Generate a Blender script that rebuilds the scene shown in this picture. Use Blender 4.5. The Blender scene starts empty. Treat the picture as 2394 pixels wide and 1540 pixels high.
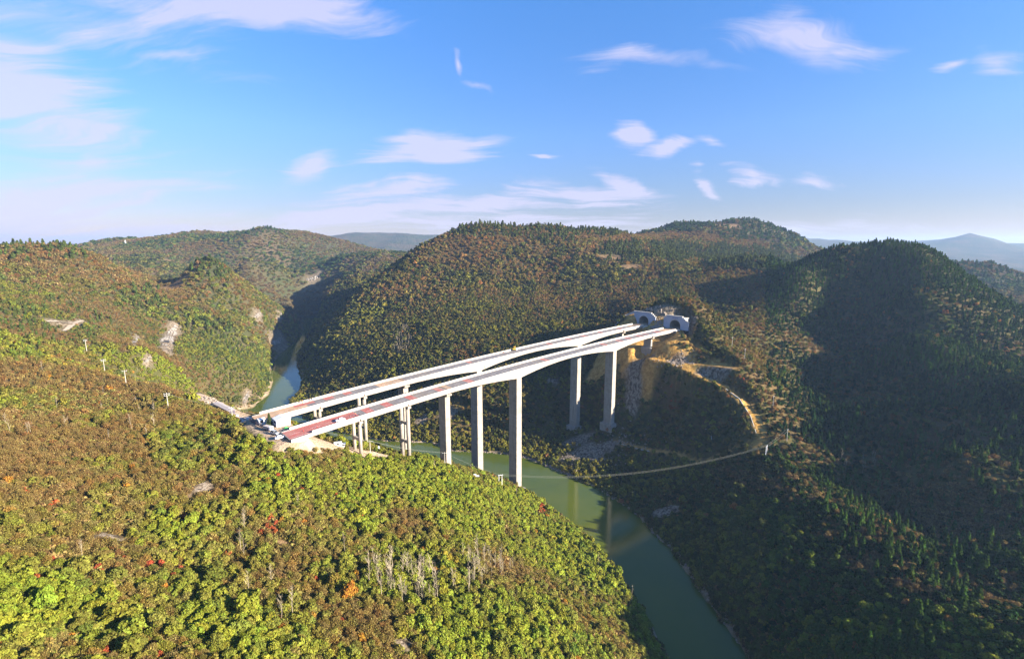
import bpy, bmesh, math, random
import numpy as np
from mathutils import Vector, Matrix, noise as mnoise
R = math.radians
C = bpy.context.scene.collection
rng = np.random.default_rng(7)
random.seed(7)
WATER = -168.0
HAZE = 8e-5

# ------------------------------------------------------------------ camera, sky, sun, exposure
F_PX, CXP, CYP = 1150.0, 1197.0, 770.0            # focal length and centre of the 2394 x 1540 frame
PITCH = math.atan((770 - 572) / F_PX)
cam = bpy.data.cameras.new('camera'); camo = bpy.data.objects.new('camera', cam); C.objects.link(camo)
cam.sensor_width = 36; cam.lens = 36 * F_PX / 2394.0
cam.clip_start = 1.0; cam.clip_end = 40000
camo.rotation_euler = (math.pi / 2 - PITCH, 0, 0)
bpy.context.scene.camera = camo
vs = bpy.context.scene.view_settings
vs.view_transform = 'Standard'; vs.look = 'None'; vs.gamma = 1; vs.exposure = 2.02
scn = bpy.context.scene; scn.cycles.max_bounces = 4; scn.cycles.diffuse_bounces = 2; scn.cycles.glossy_bounces = 2; scn.cycles.transmission_bounces = 2; scn.cycles.volume_bounces = 0; scn.cycles.transparent_max_bounces = 4; scn.cycles.caustics_reflective = False
SUN_EL, SUN_ANG = 19.0, -21.0                       # SUN_ANG: bearing from +X, counter-clockwise
sl = bpy.data.lights.new('sun', 'SUN'); sl.energy = 5.0; sl.angle = R(0.5); sl.color = (1.0, 0.90, 0.76)
so = bpy.data.objects.new('sun', sl); C.objects.link(so)
sdir = Vector((math.cos(R(SUN_ANG)) * math.cos(R(SUN_EL)), math.sin(R(SUN_ANG)) * math.cos(R(SUN_EL)), math.sin(R(SUN_EL))))
so.rotation_euler = sdir.to_track_quat('Z', 'Y').to_euler()

def N(nt, t, **kw):
    n = nt.nodes.new(t)
    for k, v in kw.items():
        if k.startswith('i_'):
            n.inputs[int(k[2:]) if k[2:].isdigit() else k[2:].replace('_', ' ')].default_value = v
        else: setattr(n, k, v)
    return n
def ramp(nt, stops, interp='LINEAR'):
    r = nt.nodes.new('ShaderNodeValToRGB'); cr = r.color_ramp; cr.interpolation = interp
    while len(cr.elements) > 1: cr.elements.remove(cr.elements[-1])
    for i, (p, c) in enumerate(stops):
        e = cr.elements[0] if i == 0 else cr.elements.new(p)
        e.position = p; e.color = (*c, 1) if len(c) == 3 else c
    return r
def mathn(nt, op, a, b=None, c=None, clamp=False):
    n = nt.nodes.new('ShaderNodeMath'); n.operation = op; n.use_clamp = clamp
    for i, v in enumerate((a, b, c)):
        if v is None: continue
        if isinstance(v, (int, float)): n.inputs[i].default_value = v
        else: nt.links.new(v, n.inputs[i])
    return n.outputs[0]
def mixc(nt, f, a, b, mode='MIX'):
    n = nt.nodes.new('ShaderNodeMix'); n.data_type = 'RGBA'; n.blend_type = mode
    for i, v in ((0, f), (6, a), (7, b)):
        if isinstance(v, (int, float)): n.inputs[i].default_value = v
        elif isinstance(v, tuple): n.inputs[i].default_value = (*v, 1) if len(v) == 3 else v
        else: nt.links.new(v, n.inputs[i])
    return n.outputs[2]

w = bpy.data.worlds.new('World'); bpy.context.scene.world = w; w.use_nodes = True
nt = w.node_tree; nt.nodes.clear(); L = nt.links.new
out = N(nt, 'ShaderNodeOutputWorld'); bg = N(nt, 'ShaderNodeBackground'); L(bg.outputs[0], out.inputs[0])
sky = N(nt, 'ShaderNodeTexSky', sky_type='NISHITA', sun_disc=False, sun_elevation=R(SUN_EL), sun_rotation=math.pi / 2 - R(SUN_ANG), altitude=500.0, air_density=1.0, dust_density=0.3, ozone_density=2.5)
hs = N(nt, 'ShaderNodeHueSaturation'); hs.inputs['Saturation'].default_value = 1.15; L(sky.outputs[0], hs.inputs['Color'])
tc = N(nt, 'ShaderNodeTexCoord')
sep = N(nt, 'ShaderNodeSeparateXYZ'); L(tc.outputs['Generated'], sep.inputs[0])
# clouds lie on a high flat sheet: direction divided by its height gives the place on the sheet
zc = mathn(nt, 'MAXIMUM', sep.outputs[2], 0.0); zc = mathn(nt, 'ADD', zc, 0.16)
px_ = mathn(nt, 'DIVIDE', sep.outputs[0], zc); py_ = mathn(nt, 'DIVIDE', sep.outputs[1], zc)
comb = N(nt, 'ShaderNodeCombineXYZ'); L(px_, comb.inputs[0]); L(py_, comb.inputs[1])
warp = N(nt, 'ShaderNodeTexNoise'); warp.inputs['Scale'].default_value = 0.9; warp.inputs['Detail'].default_value = 3; L(comb.outputs[0], warp.inputs['Vector'])
vm = N(nt, 'ShaderNodeVectorMath', operation='MULTIPLY_ADD'); L(warp.outputs['Color'], vm.inputs[0]); vm.inputs[1].default_value = (1.1, 1.1, 0); L(comb.outputs[0], vm.inputs[2])
mp = N(nt, 'ShaderNodeMapping'); mp.inputs['Rotation'].default_value = (0, 0, R(25)); mp.inputs['Scale'].default_value = (0.42, 1.9, 1); L(vm.outputs[0], mp.inputs[0])
streak = N(nt, 'ShaderNodeTexNoise'); streak.inputs['Scale'].default_value = 2.3; streak.inputs['Detail'].default_value = 9; streak.inputs['Roughness'].default_value = 0.66; L(mp.outputs[0], streak.inputs['Vector'])
def dirv(x, y):                                     # direction of a point of the sky, for placing a cloud bank
    u = (x - CXP) / F_PX; v = (CYP - y) / F_PX
    d = Vector((u, math.cos(PITCH) + v * math.sin(PITCH), -math.sin(PITCH) + v * math.cos(PITCH))); d.normalize(); return d
def cloud_bank(x, y, rx, ry, rot, s0, soft=0.55):
    """an elongated patch of cirrus centred on a sky direction: local coordinates on the unit sphere"""
    d = dirv(x, y); right = d.cross(Vector((0, 0, 1))).normalized(); up = right.cross(d).normalized()
    a = R(rot); e1 = right * math.cos(a) + up * math.sin(a); e2 = -right * math.sin(a) + up * math.cos(a)
    o = []
    for e, r in ((e1, rx), (e2, ry)):
        n = N(nt, 'ShaderNodeVectorMath', operation='DOT_PRODUCT'); L(wv.outputs[0], n.inputs[0]); n.inputs[1].default_value = e
        q = mathn(nt, 'SUBTRACT', n.outputs['Value'], d.dot(e)); q = mathn(nt, 'DIVIDE', q, r); o.append(mathn(nt, 'MULTIPLY', q, q))
    r2 = mathn(nt, 'ADD', *o)
    m = mathn(nt, 'SUBTRACT', 1.0, mathn(nt, 'POWER', r2, soft), clamp=True)
    return mathn(nt, 'MULTIPLY', m, s0)
wn = N(nt, 'ShaderNodeTexNoise'); wn.inputs['Scale'].default_value = 5.0; wn.inputs['Detail'].default_value = 5; L(tc.outputs['Generated'], wn.inputs['Vector'])
wv0 = N(nt, 'ShaderNodeVectorMath', operation='MULTIPLY_ADD'); L(wn.outputs['Color'], wv0.inputs[0]); wv0.inputs[1].default_value = (.13, .13, .09); L(tc.outputs['Generated'], wv0.inputs[2])
wv = N(nt, 'ShaderNodeVectorMath', operation='ADD'); L(wv0.outputs[0], wv.inputs[0]); wv.inputs[1].default_value = (-.065, -.065, -.045)
banks = [(10, 200, .30, .14, -38, 1.15), (40, 120, .26, .05, -50, .8), (-80, 20, .5, .10, 8, .85), (470, -10, .42, .07, 4, 1.15), (700, 22, .20, .05, 12, .95), (330, 60, .35, .05, 22, .75), (180, 462, .30, .050, 13, 1.2), (40, 520, .30, .05, 8, 1.1), (240, 385, .08, .045, 40, .95), (420, 130, .18, .02, 8, .8),
         (1010, 352, .19, .045, 7, 1.3), (735, 385, .09, .045, 22, 1.1), (940, 440, .18, .028, 5, 1.1), (1475, 322, .055, .03, -35, 1.35), (1545, 350, .08, .022, 8, 1.2), (1650, 332, .07, .016, -8, .95),
         (1083, 150, .015, .06, 14, 1.05), (1118, 200, .05, .016, -14, 1.05), (1850, 85, .20, .055, -16, 1.1), (1980, 105, .14, .02, -8, .9), (1450, 425, .08, .022, -28, 1.2), (1400, 455, .2, .035, -4, 1.05), (1180, 470, .30, .045, 6, 1.1), (1675, 425, .07, .018, -38, 1.2), (1780, 402, .07, .025, -22, 1.15), (1890, 425, .06, .02, -15, 1.1), (860, 495, .42, .045, 4, 1.25), (1180, 525, .5, .035, 1, 1.15), (400, 540, .5, .03, 3, 1.1), (1700, 545, .5, .03, 0, .95), (2260, 140, .04, .015, 0, .9), (2385, 140, .06, .03, -30, .9), (1500, 150, .24, .03, -6, .8), (1290, 372, .05, .008, 0, 1.0)]
tot = None
for b in banks:
    o = cloud_bank(*b); tot = o if tot is None else mathn(nt, 'MAXIMUM', tot, o)
st = N(nt, 'ShaderNodeMapRange'); L(streak.outputs[0], st.inputs[0]); st.inputs[1].default_value = .34; st.inputs[2].default_value = .64
cl = mathn(nt, 'SUBTRACT', mathn(nt, 'MULTIPLY', tot, 1.65), mathn(nt, 'MULTIPLY', mathn(nt, 'SUBTRACT', 1.0, st.outputs[0]), 1.15), clamp=True)
cl = mathn(nt, 'MULTIPLY', mathn(nt, 'POWER', cl, 1.5), 0.72, clamp=True)
grad = ramp(nt, [(0.0, (.60, .45, .55)), (.07, (.62, .54, .68)), (.2, (.84, .87, 1.13)), (.42, (.86, 1.12, 1.45))]); L(mathn(nt, 'MAXIMUM', sep.outputs[2], 0.0), grad.inputs[0])
skyc = mixc(nt, 1.0, hs.outputs[0], grad.outputs[0], 'MULTIPLY')
cm = mixc(nt, cl, skyc, (4.0, 3.8, 4.9))
L(cm, bg.inputs[0]); bg.inputs[1].default_value = 0.051

# ------------------------------------------------------------------ helpers
cp_, sp_ = math.cos(PITCH), math.sin(PITCH)
def at(x, y, Y, dz=0.0):
    u = (x - CXP) / F_PX; v = (CYP - y) / F_PX
    t = Y / (cp_ + v * sp_)
    return (u * t, Y, (-sp_ + v * cp_) * t + dz)
def on_water(x, y):
    u = (x - CXP) / F_PX; v = (CYP - y) / F_PX
    t = WATER / (-sp_ + v * cp_)
    return (u * t, (cp_ + v * sp_) * t)
def link(name, me, parent=None, mat=None):
    o = bpy.data.objects.new(name, me); C.objects.link(o)
    if mat is not None and isinstance(me, bpy.types.Mesh) and not me.materials: me.materials.append(mat)
    if parent is not None: o.parent = parent
    return o
def tag(o, label=None, cat=None, group=None, kind=None):
    if label: o['label'] = label
    if cat: o['category'] = cat
    if group: o['group'] = group
    if kind: o['kind'] = kind
    return o
def thing(name, label, cat, loc=(0, 0, 0), rotz=0, group=None):
    o = bpy.data.objects.new(name, None); C.objects.link(o); o.empty_display_size = .1
    o.location = loc; o.rotation_euler = (0, 0, rotz)
    return tag(o, label, cat, group)
def mesh_np(name, verts, faces, smooth=False):
    """faces: (n,3) or (n,4) int array"""
    verts = np.asarray(verts, dtype=np.float32); faces = np.asarray(faces, dtype=np.int32)
    me = bpy.data.meshes.new(name); k = faces.shape[1]
    me.vertices.add(len(verts)); me.vertices.foreach_set('co', verts.ravel())
    me.loops.add(faces.size); me.loops.foreach_set('vertex_index', faces.ravel())
    me.polygons.add(len(faces)); me.polygons.foreach_set('loop_start', np.arange(0, faces.size, k, dtype=np.int32))
    me.polygons.foreach_set('loop_total', np.full(len(faces), k, dtype=np.int32))
    me.polygons.foreach_set('use_smooth', np.full(len(faces), smooth))
    me.update(calc_edges=True); me.validate()
    return me
class MB:
    """collects simple solids; build() links them as one mesh object"""
    def __init__(s): s.v = []; s.f = []
    def add(s, vs_, fs_):
        b = len(s.v); s.v += [tuple(p) for p in vs_]; s.f += [tuple(i + b for i in f) for f in fs_]
    def box(s, c, sx, sy, sz, rz=0.0, top=1.0):
        """box centred on c in x,y with its base at c.z"""
        ca, sa = math.cos(rz), math.sin(rz); p = []
        for z, k in ((0, 1.0), (sz, top)):
            for a, b in ((-1, -1), (1, -1), (1, 1), (-1, 1)):
                lx, ly = a * sx / 2 * k, b * sy / 2 * k
                p.append((c[0] + lx * ca - ly * sa, c[1] + lx * sa + ly * ca, c[2] + z))
        s.add(p, [(3, 2, 1, 0), (4, 5, 6, 7), (0, 1, 5, 4), (1, 2, 6, 5), (2, 3, 7, 6), (3, 0, 4, 7)])
    def loft(s, rings, cap=True, closed=True):
        n = len(rings[0]); b = len(s.v)
        for r in rings: s.v += [tuple(p) for p in r]
        for i in range(len(rings) - 1):
            for j in range(n if closed else n - 1):
                k = (j + 1) % n
                s.f.append((b + i * n + j, b + i * n + k, b + (i + 1) * n + k, b + (i + 1) * n + j))
        if cap:
            s.f.append(tuple(b + j for j in range(n))[::-1]); m = b + (len(rings) - 1) * n
            s.f.append(tuple(m + j for j in range(n)))
    def tube(s, pts, rad, n=8, cap=True):
        pts = [Vector(p) for p in pts]; rads = rad if isinstance(rad, (list, tuple)) else [rad] * len(pts); rings = []
        for i, p in enumerate(pts):
            d = (pts[min(i + 1, len(pts) - 1)] - pts[max(i - 1, 0)]).normalized()
            a = d.cross(Vector((0, 0, 1)));
            if a.length < 1e-3: a = Vector((1, 0, 0))
            a.normalize(); b_ = d.cross(a).normalized()
            rings.append([p + (a * math.cos(t) + b_ * math.sin(t)) * rads[i] for t in [2 * math.pi * k / n for k in range(n)]])
        s.loft(rings, cap)
    def build(s, name, mat, parent=None, bevel=0.0, smooth=False):
        me = bpy.data.meshes.new(name); me.from_pydata(s.v, [], s.f); me.update()
        bm = bmesh.new(); bm.from_mesh(me); bmesh.ops.recalc_face_normals(bm, faces=bm.faces)
        if bevel > 0: bmesh.ops.bevel(bm, geom=[e for e in bm.edges if e.is_manifold and e.calc_face_angle(0) > .6], offset=bevel, segments=1, affect='EDGES', clamp_overlap=True)
        if smooth:
            for f in bm.faces: f.smooth = True
        bm.to_mesh(me); bm.free(); me.materials.append(mat)
        return link(name, me, parent)
def copy_tree(o, parent=None):
    c = o.copy(); C.objects.link(c); c.parent = parent
    for ch in list(o.children): copy_tree(ch, c)
    return c
# ------------------------------------------------------------------ value noise on numpy arrays
def vnoise(x, y, seed=0):
    xi = np.floor(x).astype(np.int64); yi = np.floor(y).astype(np.int64); fx = x - xi; fy = y - yi
    fx = fx * fx * (3 - 2 * fx); fy = fy * fy * (3 - 2 * fy)
    def h(a, b):
        n = (a * 374761393 + b * 668265263 + seed * 982451653) & 0xFFFFFFFF
        n = ((n ^ (n >> 13)) * 1274126177) & 0xFFFFFFFF
        return ((n ^ (n >> 16)) & 0xFFFF) / 65535.0 * 2 - 1
    return (h(xi, yi) * (1 - fx) + h(xi + 1, yi) * fx) * (1 - fy) + (h(xi, yi + 1) * (1 - fx) + h(xi + 1, yi + 1) * fx) * fy
def fbm(x, y, sc, oct=4, seed=0, gain=.5):
    x = np.asarray(x, float) / sc; y = np.asarray(y, float) / sc; s = 0; a = 1; t = 0
    for i in range(oct):
        s = s + a * vnoise(x + 17.3 * i, y - 9.1 * i, seed + i); t += a; a *= gain; x = x * 2.03 + .37 * y; y = y * 2.03 - .2 * x
    return s / t
def ridged(x, y, sc, oct=4, seed=0):
    x = np.asarray(x, float) / sc; y = np.asarray(y, float) / sc; s = 0; a = 1; t = 0
    for i in range(oct):
        s = s + a * (1 - 2 * np.abs(vnoise(x + 5.1 * i, y + 3.3 * i, seed + i))); t += a; a *= .5; x = x * 2.07; y = y * 2.07
    return s / t

# ------------------------------------------------------------------ the bridge line, used by the terrain too
BX, BY, BZ, BTH, BG, BC = 40.435, 340.206, -78.05, 0.8265, 0.0253, 2.63e-4
def bl(s, w=0.0, dz=0.0):
    ct, st_ = math.cos(BTH), math.sin(BTH); q = w + BC * s * s
    return Vector((BX + s * st_ + q * ct, BY + s * ct - q * st_, BZ + BG * s + dz))

# ------------------------------------------------------------------ river banks
W_ = on_water
right_bank = [(-452, 1140), W_(726, 772), W_(712, 800), W_(697, 830), W_(695, 853), W_(704, 875), W_(706, 894), W_(697, 918), W_(673, 940), (-205, 462), (-160, 425), (-112, 404), (-70, 400), W_(1060, 1056),
              W_(1096, 1056.5), W_(1141, 1058), W_(1187, 1063), W_(1229, 1072), W_(1261, 1083), W_(1286, 1096), W_(1324, 1110), W_(1352, 1125), W_(1390, 1138), W_(1418, 1157), W_(1456, 1180), W_(1494, 1208), W_(1532, 1254), W_(1570, 1285), W_(1600, 1331), W_(1670, 1425), W_(1726, 1504), (96, 165), (104, 130), (116, 70), (135, 0), (150, -150)]
left_bank = [(-492, 1140), W_(708, 772), W_(681, 806), W_(655, 826), W_(638, 847), W_(632, 868), W_(638, 891), W_(627, 922), W_(592, 952), (-292, 470), (-262, 425), (-215, 385), (-150, 360), (-90, 352), (-40, 342), (-12, 330), (4, 316),
             W_(1262, 1168), W_(1303, 1196), W_(1358, 1240), W_(1408, 1290), W_(1452, 1345), W_(1508, 1430), W_(1545, 1505), W_(1562, 1545), (69, 130), (74, 70), (86, 0), (96, -150)]
river_poly = np.array(right_bank + left_bank[::-1])
def seg_dist(px, py, poly, closed=True):
    d = np.full(px.shape, 1e9); n = len(poly)
    for i in range(n if closed else n - 1):
        ax, ay = poly[i]; bx, by = poly[(i + 1) % n]; dx, dy = bx - ax, by - ay
        t = np.clip(((px - ax) * dx + (py - ay) * dy) / (dx * dx + dy * dy + 1e-9), 0, 1)
        d = np.minimum(d, np.hypot(px - ax - t * dx, py - ay - t * dy))
    return d
def inside(px, py, poly):
    r = np.zeros(px.shape, bool); n = len(poly); j = n - 1
    for i in range(n):
        xi, yi = poly[i]; xj, yj = poly[j]
        with np.errstate(divide='ignore', invalid='ignore'):
            r ^= ((yi > py) != (yj > py)) & (px < (xj - xi) * (py - yi) / (yj - yi + 1e-12) + xi)
        j = i
    return r

# ------------------------------------------------------------------ control points of the relief
K = []                                             # world points (x, y, z)
def P(x, y, Y, dz=-3.0): K.append(at(x, y, Y, dz))
def Q(*a): K.append(a)
for q in right_bank + left_bank: Q(q[0], q[1], WATER)
for a, b in ((55, 1350), (0, 1100), (-50, 850)): pass
# near hillside on the left, falling to the river on the right
for a in [(0, 1540, 80), (300, 1500, 94), (700, 1540, 100), (1000, 1540, 113), (1300, 1540, 133), (1440, 1540, 150), (0, 1300, 112), (400, 1300, 130), (700, 1400, 122), (1000, 1450, 127), (1250, 1450, 146), (1380, 1440, 172), (0, 1100, 152),
          (300, 1100, 166), (600, 1100, 180), (600, 1230, 152), (900, 1300, 157), (1100, 1300, 174), (1250, 1330, 195), (1330, 1330, 214), (800, 1150, 188), (1000, 1200, 198), (1170, 1220, 224), (1240, 1220, 250),
          (900, 1090, 222), (1000, 1098, 240), (1100, 1122, 258), (1180, 1145, 272), (1235, 1165, 284), (150, 980, 205), (0, 950, 210), (0, 820, 300), (120, 800, 330), (60, 720, 410), (0, 680, 450), (300, 960, 235), (450, 1010, 215), (600, 1020, 205), (700, 1060, 196)]: P(*a)
for a in [(204, 828, 370), (246, 873, 305), (296, 903, 280), (394, 958, 232), (545, 992, 228), (1040, 1092, 262)]: P(*a, 0)
Q(-60, 20, -62); Q(10, 40, -100); Q(50, 60, -150); Q(-180, 60, -45); Q(-330, 120, -30); Q(-300, 0, -25)
# spur carrying the bridge heads and the works track
for s, w_, z in ((-190, -6, -1.7), (-199, -4, -3.0), (-193, -25, -1.7), (-200, -25, -1.9), (-196, -42, -1.7), (-206, -42, -2.5), (-204, -60, -2.5), (-188, -52, -6), (-184, -22, -6), (-160, -6, -22), (-132, -6, -32), (-106, -6, -46), (-47, -6, -79), (-167, -40, -20), (-141, -40, -38), (-112, -40, -58), (-56, -40, -80),
                 (57, -6, -68), (53, -40, -81), (107, -6, -15), (111, -40, -12), (137, -6, -6), (136, -40, -5), (157, -6, 11), (157, -40, 11), (155, -23, 10), (146, -23, 4), (150, 14, 7), (148, -60, 10), (185, -6, 20), (182, -40, 20)):
    v = bl(s, w_, z); K.append(tuple(v))
P(463, 926, 272, 0); P(500, 945, 262, 0); P(560, 970, 245, 0); P(425, 915, 280); P(395, 905, 300)
Q(-165, 300, -120); Q(-230, 330, -132); Q(-120, 300, -128); Q(-280, 400, -148); Q(-70, 300, -140); Q(-180, 345, -150)
# left hill with the rounded top, and the gully east of it
for a in [(0, 600, 560), (60, 585, 600), (110, 576, 630), (160, 580, 640), (205, 594, 640), (260, 616, 640), (0, 640, 500), (110, 640, 540), (100, 760, 400), (230, 700, 520), (300, 655, 650), (340, 668, 680), (390, 682, 690), (290, 780, 470),
          (420, 700, 640), (400, 770, 560), (330, 800, 470), (380, 860, 400), (450, 850, 470), (450, 790, 560), (500, 900, 440), (560, 920, 480), (420, 655, 760), (300, 630, 760), (230, 622, 820)]: P(*a)
Q(-700, 760, -40); Q(-900, 700, -20); Q(-760, 500, 0)
# conical hill by the gorge
for a in [(485, 600, 745), (454, 616, 738), (518, 618, 745), (428, 642, 740), (408, 668, 735), (560, 655, 770), (600, 682, 810), (640, 706, 865), (668, 730, 915), (692, 754, 960), (540, 700, 700), (590, 770, 640), (630, 790, 730), (655, 790, 800), (600, 720, 740), (560, 840, 540), (600, 880, 540), (500, 740, 630)]: P(*a)
Q(-480, 1010, -150); Q(-560, 940, -130); Q(-600, 850, -90); Q(-560, 1030, -150)
# long ridge behind, left
for a in [(180, 577, 1500), (230, 560, 1500), (300, 553, 1550), (370, 556, 1550), (420, 542, 1550), (460, 537, 1550), (510, 546, 1550), (556, 552, 1500), (582, 539, 1480), (605, 531, 1480), (640, 538, 1500), (700, 544, 1600), (760, 552, 1650), (820, 569, 1700), (870, 583, 1750),
          (300, 610, 1150), (400, 620, 1100), (560, 620, 1150), (640, 620, 1250), (700, 640, 1300), (600, 665, 1080), (680, 690, 1300), (760, 620, 1450), (800, 600, 1550), (120, 590, 1300), (0, 600, 1400), (-200, 590, 1400)]: P(*a)
Q(-650, 1150, -120); Q(-540, 1150, -120)
# hill right of the far bend
for a in [(765, 625, 1270), (800, 598, 1300), (850, 590, 1320), (900, 592, 1300), (935, 596, 1260), (722, 662, 1120), (702, 690, 1090), (715, 722, 1060), (800, 650, 1160), (860, 632, 1140), (760, 690, 1060), (820, 690, 1000), (770, 728, 985), (880, 650, 960), (1000, 610, 1250)]: P(*a)
# main hill behind the bridge
for a in [(803, 716, 760), (770, 745, 740), (851, 671, 770), (913, 634, 790), (961, 592, 820), (1001, 567, 850), (1028, 556, 860), (1074, 537, 870), (1122, 530, 880), (1170, 528, 880), (1272, 533, 900), (1334, 541, 900), (1375, 541, 950), (1444, 546, 960), (1485, 560, 900), (1521, 580, 860),
          (735, 790, 700), (720, 830, 640), (725, 880, 580), (720, 920, 530), (800, 800, 620), (800, 880, 540), (800, 940, 490), (880, 740, 680), (900, 820, 560), (900, 900, 490), (880, 980, 440), (960, 990, 425), (960, 680, 720), (1000, 780, 570), (1050, 860, 490), (1060, 940, 440), (1070, 1020, 408), (1150, 1030, 404),
          (1060, 620, 780), (1100, 700, 660), (1150, 780, 550), (1160, 860, 470), (1180, 960, 425), (1240, 1030, 394), (1300, 1010, 400), (1280, 900, 438), (1250, 620, 760), (1250, 700, 650), (1280, 780, 530), (1350, 600, 760), (1400, 660, 680), (1400, 740, 560), (1380, 830, 460), (1400, 900, 425), (1390, 980, 402), (1460, 610, 740), (1530, 630, 700), (1500, 700, 570), (1480, 760, 505)]: P(*a)
# above the portals and the slope right of them
for a in [(1500, 722, 530), (1570, 730, 520), (1600, 650, 640), (1580, 615, 720), (1650, 620, 700), (1700, 610, 690), (1760, 605, 660), (1800, 612, 650), (1850, 632, 620), (1700, 700, 560), (1640, 740, 490), (1790, 650, 590), (1700, 780, 440), (1780, 760, 460), (1850, 700, 510), (1900, 800, 462), (1800, 850, 400), (1880, 900, 388), (1850, 960, 340), (1900, 1000, 322)]: P(*a)
# works area on the right bank
for a in [(1586, 777, 445), (1638, 819, 395), (1677, 843, 375), (1727, 861, 362), (1604, 848, 387), (1521, 835, 401), (1568, 845, 392), (1625, 871, 373), (1690, 900, 357), (1730, 929, 345), (1763, 968, 331), (1779, 1007, 316), (1779, 1030, 309), (1451, 1036, 366), (1518, 1051, 348), (1586, 1060, 332), (1640, 1080, 318), (1487, 868, 402), (1448, 835, 412), (1450, 960, 392), (1500, 1010, 372)]: P(*a, 0)
for a in [(1560, 880, 392), (1640, 850, 386), (1600, 930, 378), (1690, 950, 352), (1650, 1000, 336), (1540, 960, 384), (1400, 1060, 357), (1450, 1100, 335), (1520, 1130, 310), (1600, 1150, 292)]: P(*a)
# spur right of the river and the slopes of the steep hill
for a in [(1790, 1062, 296), (1850, 1090, 278), (1950, 1180, 231), (2050, 1260, 204), (2150, 1350, 175), (2300, 1540, 132), (1700, 1150, 272), (1680, 1230, 245), (1740, 1180, 254), (1800, 1300, 208), (1850, 1240, 222), (1950, 1400, 178), (1900, 1540, 150), (2050, 1500, 146),
          (1930, 1080, 288), (2010, 1150, 260), (2090, 1050, 290), (2200, 1060, 272), (2200, 1200, 238), (2130, 1230, 232), (2394, 1300, 186), (2394, 1180, 222), (2394, 1060, 250), (2394, 900, 296), (2394, 1540, 126), (2300, 1380, 170), (1990, 900, 392), (2060, 800, 455), (2110, 700, 458), (2150, 780, 402), (2190, 870, 345), (2230, 960, 296), (2000, 740, 510), (1930, 690, 530), (2090, 950, 325),
          (1900, 645, 530), (1950, 612, 540), (1990, 596, 540), (2040, 580, 540), (2090, 570, 540), (2130, 571, 535), (2170, 581, 530), (2200, 600, 520), (2250, 636, 500), (2300, 676, 480), (2350, 716, 460), (2394, 756, 440), (2250, 800, 400), (2250, 950, 310), (2250, 1050, 250)]: P(*a)
Q(420, 640, -55); Q(500, 600, -80); Q(560, 640, -115); Q(600, 480, -115); Q(640, 380, -110); Q(400, 200, -105); Q(300, 80, -115); Q(250, 0, -115); Q(190, -40, -120); Q(600, 100, -100); Q(420, 330, -105)  # unseen ground to the right, nearer part lowered so sun reaches the spur
# hill on the right behind, hill far right, distant mountains
for a in [(1488, 556, 1150), (1548, 537, 1180), (1578, 526, 1180), (1658, 530, 1200), (1737, 520, 1220), (1787, 525, 1220), (1832, 540, 1200), (1887, 575, 1150), (1937, 605, 1100), (1700, 580, 950), (1800, 600, 950), (1600, 590, 900), (1880, 640, 900),
          (2235, 615, 950), (2280, 626, 960), (2320, 626, 960), (2360, 642, 940), (2394, 655, 920), (2500, 700, 900), (2300, 700, 760), (2394, 740, 700)]: P(*a)
Q(-120, 1080, -115); Q(-60, 1010, -95); Q(0, 1150, -85); Q(-130, 980, -100); Q(520, 1500, -90); Q(900, 1400, -110); Q(1300, 1200, -90); Q(700, 800, -120); Q(0, 1500, -60); Q(200, 1700, -90); Q(-300, 2100, -110)  # first points: unseen ground behind the main hill, lowered to shorten its shadow
for a in [(800, 556, 4200), (850, 553, 4200), (900, 555, 4300), (950, 557, 4300), (990, 562, 4300), (1100, 560, 4500), (1300, 562, 4500), (1870, 558, 5200), (1920, 566, 5200), (1990, 571, 5000), (2060, 575, 4800), (1930, 600, 3400), (1970, 590, 3200), (1900, 605, 3000),
          (2185, 577, 4300), (2225, 566, 4200), (2250, 558, 4200), (2272, 554, 4200), (2300, 562, 4200), (2330, 570, 4100), (2360, 577, 4100), (2394, 596, 4000), (2450, 590, 4000), (2280, 620, 3000), (2394, 640, 2800), (500, 575, 5000), (200, 580, 5000), (-300, 580, 5000)]: P(*a, 0)
for q in [(-3000, 2500, -60), (-1500, 2600, -140), (-200, 3000, -160), (1000, 2600, -160), (2000, 2400, -150), (3200, 2400, -80), (-6000, 6000, -40), (0, 7000, -20), (6000, 6000, -40), (-2500, 800, 20), (-1600, 300, 0), (1500, 300, -80), (2500, 900, -40), (-600, -300, -20), (600, -300, -95), (-2500, -600, 0), (2500, -600, 0)]: Q(*q)
K = np.array(K, float)
# drop near-duplicates
keep = []
for i in range(len(K)):
    if all((K[i, 0] - K[j, 0]) ** 2 + (K[i, 1] - K[j, 1]) ** 2 > 9 for j in keep): keep.append(i)
K = K[keep]
def kern(dx, dy): return np.sqrt(dx * dx + dy * dy + 18.0 ** 2)
A = kern(K[:, 0][:, None] - K[:, 0][None], K[:, 1][:, None] - K[:, 1][None])
n_ = len(K); M_ = np.zeros((n_ + 1, n_ + 1)); M_[:n_, :n_] = A - np.eye(n_) * 1.5; M_[n_, :n_] = 1; M_[:n_, n_] = 1
cf = np.linalg.solve(M_, np.append(K[:, 2], 0))
def rbf(x, y):
    o = np.full(x.shape, cf[-1])
    for i in range(n_): o += cf[i] * kern(x - K[i, 0], y - K[i, 1])
    return o

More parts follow.
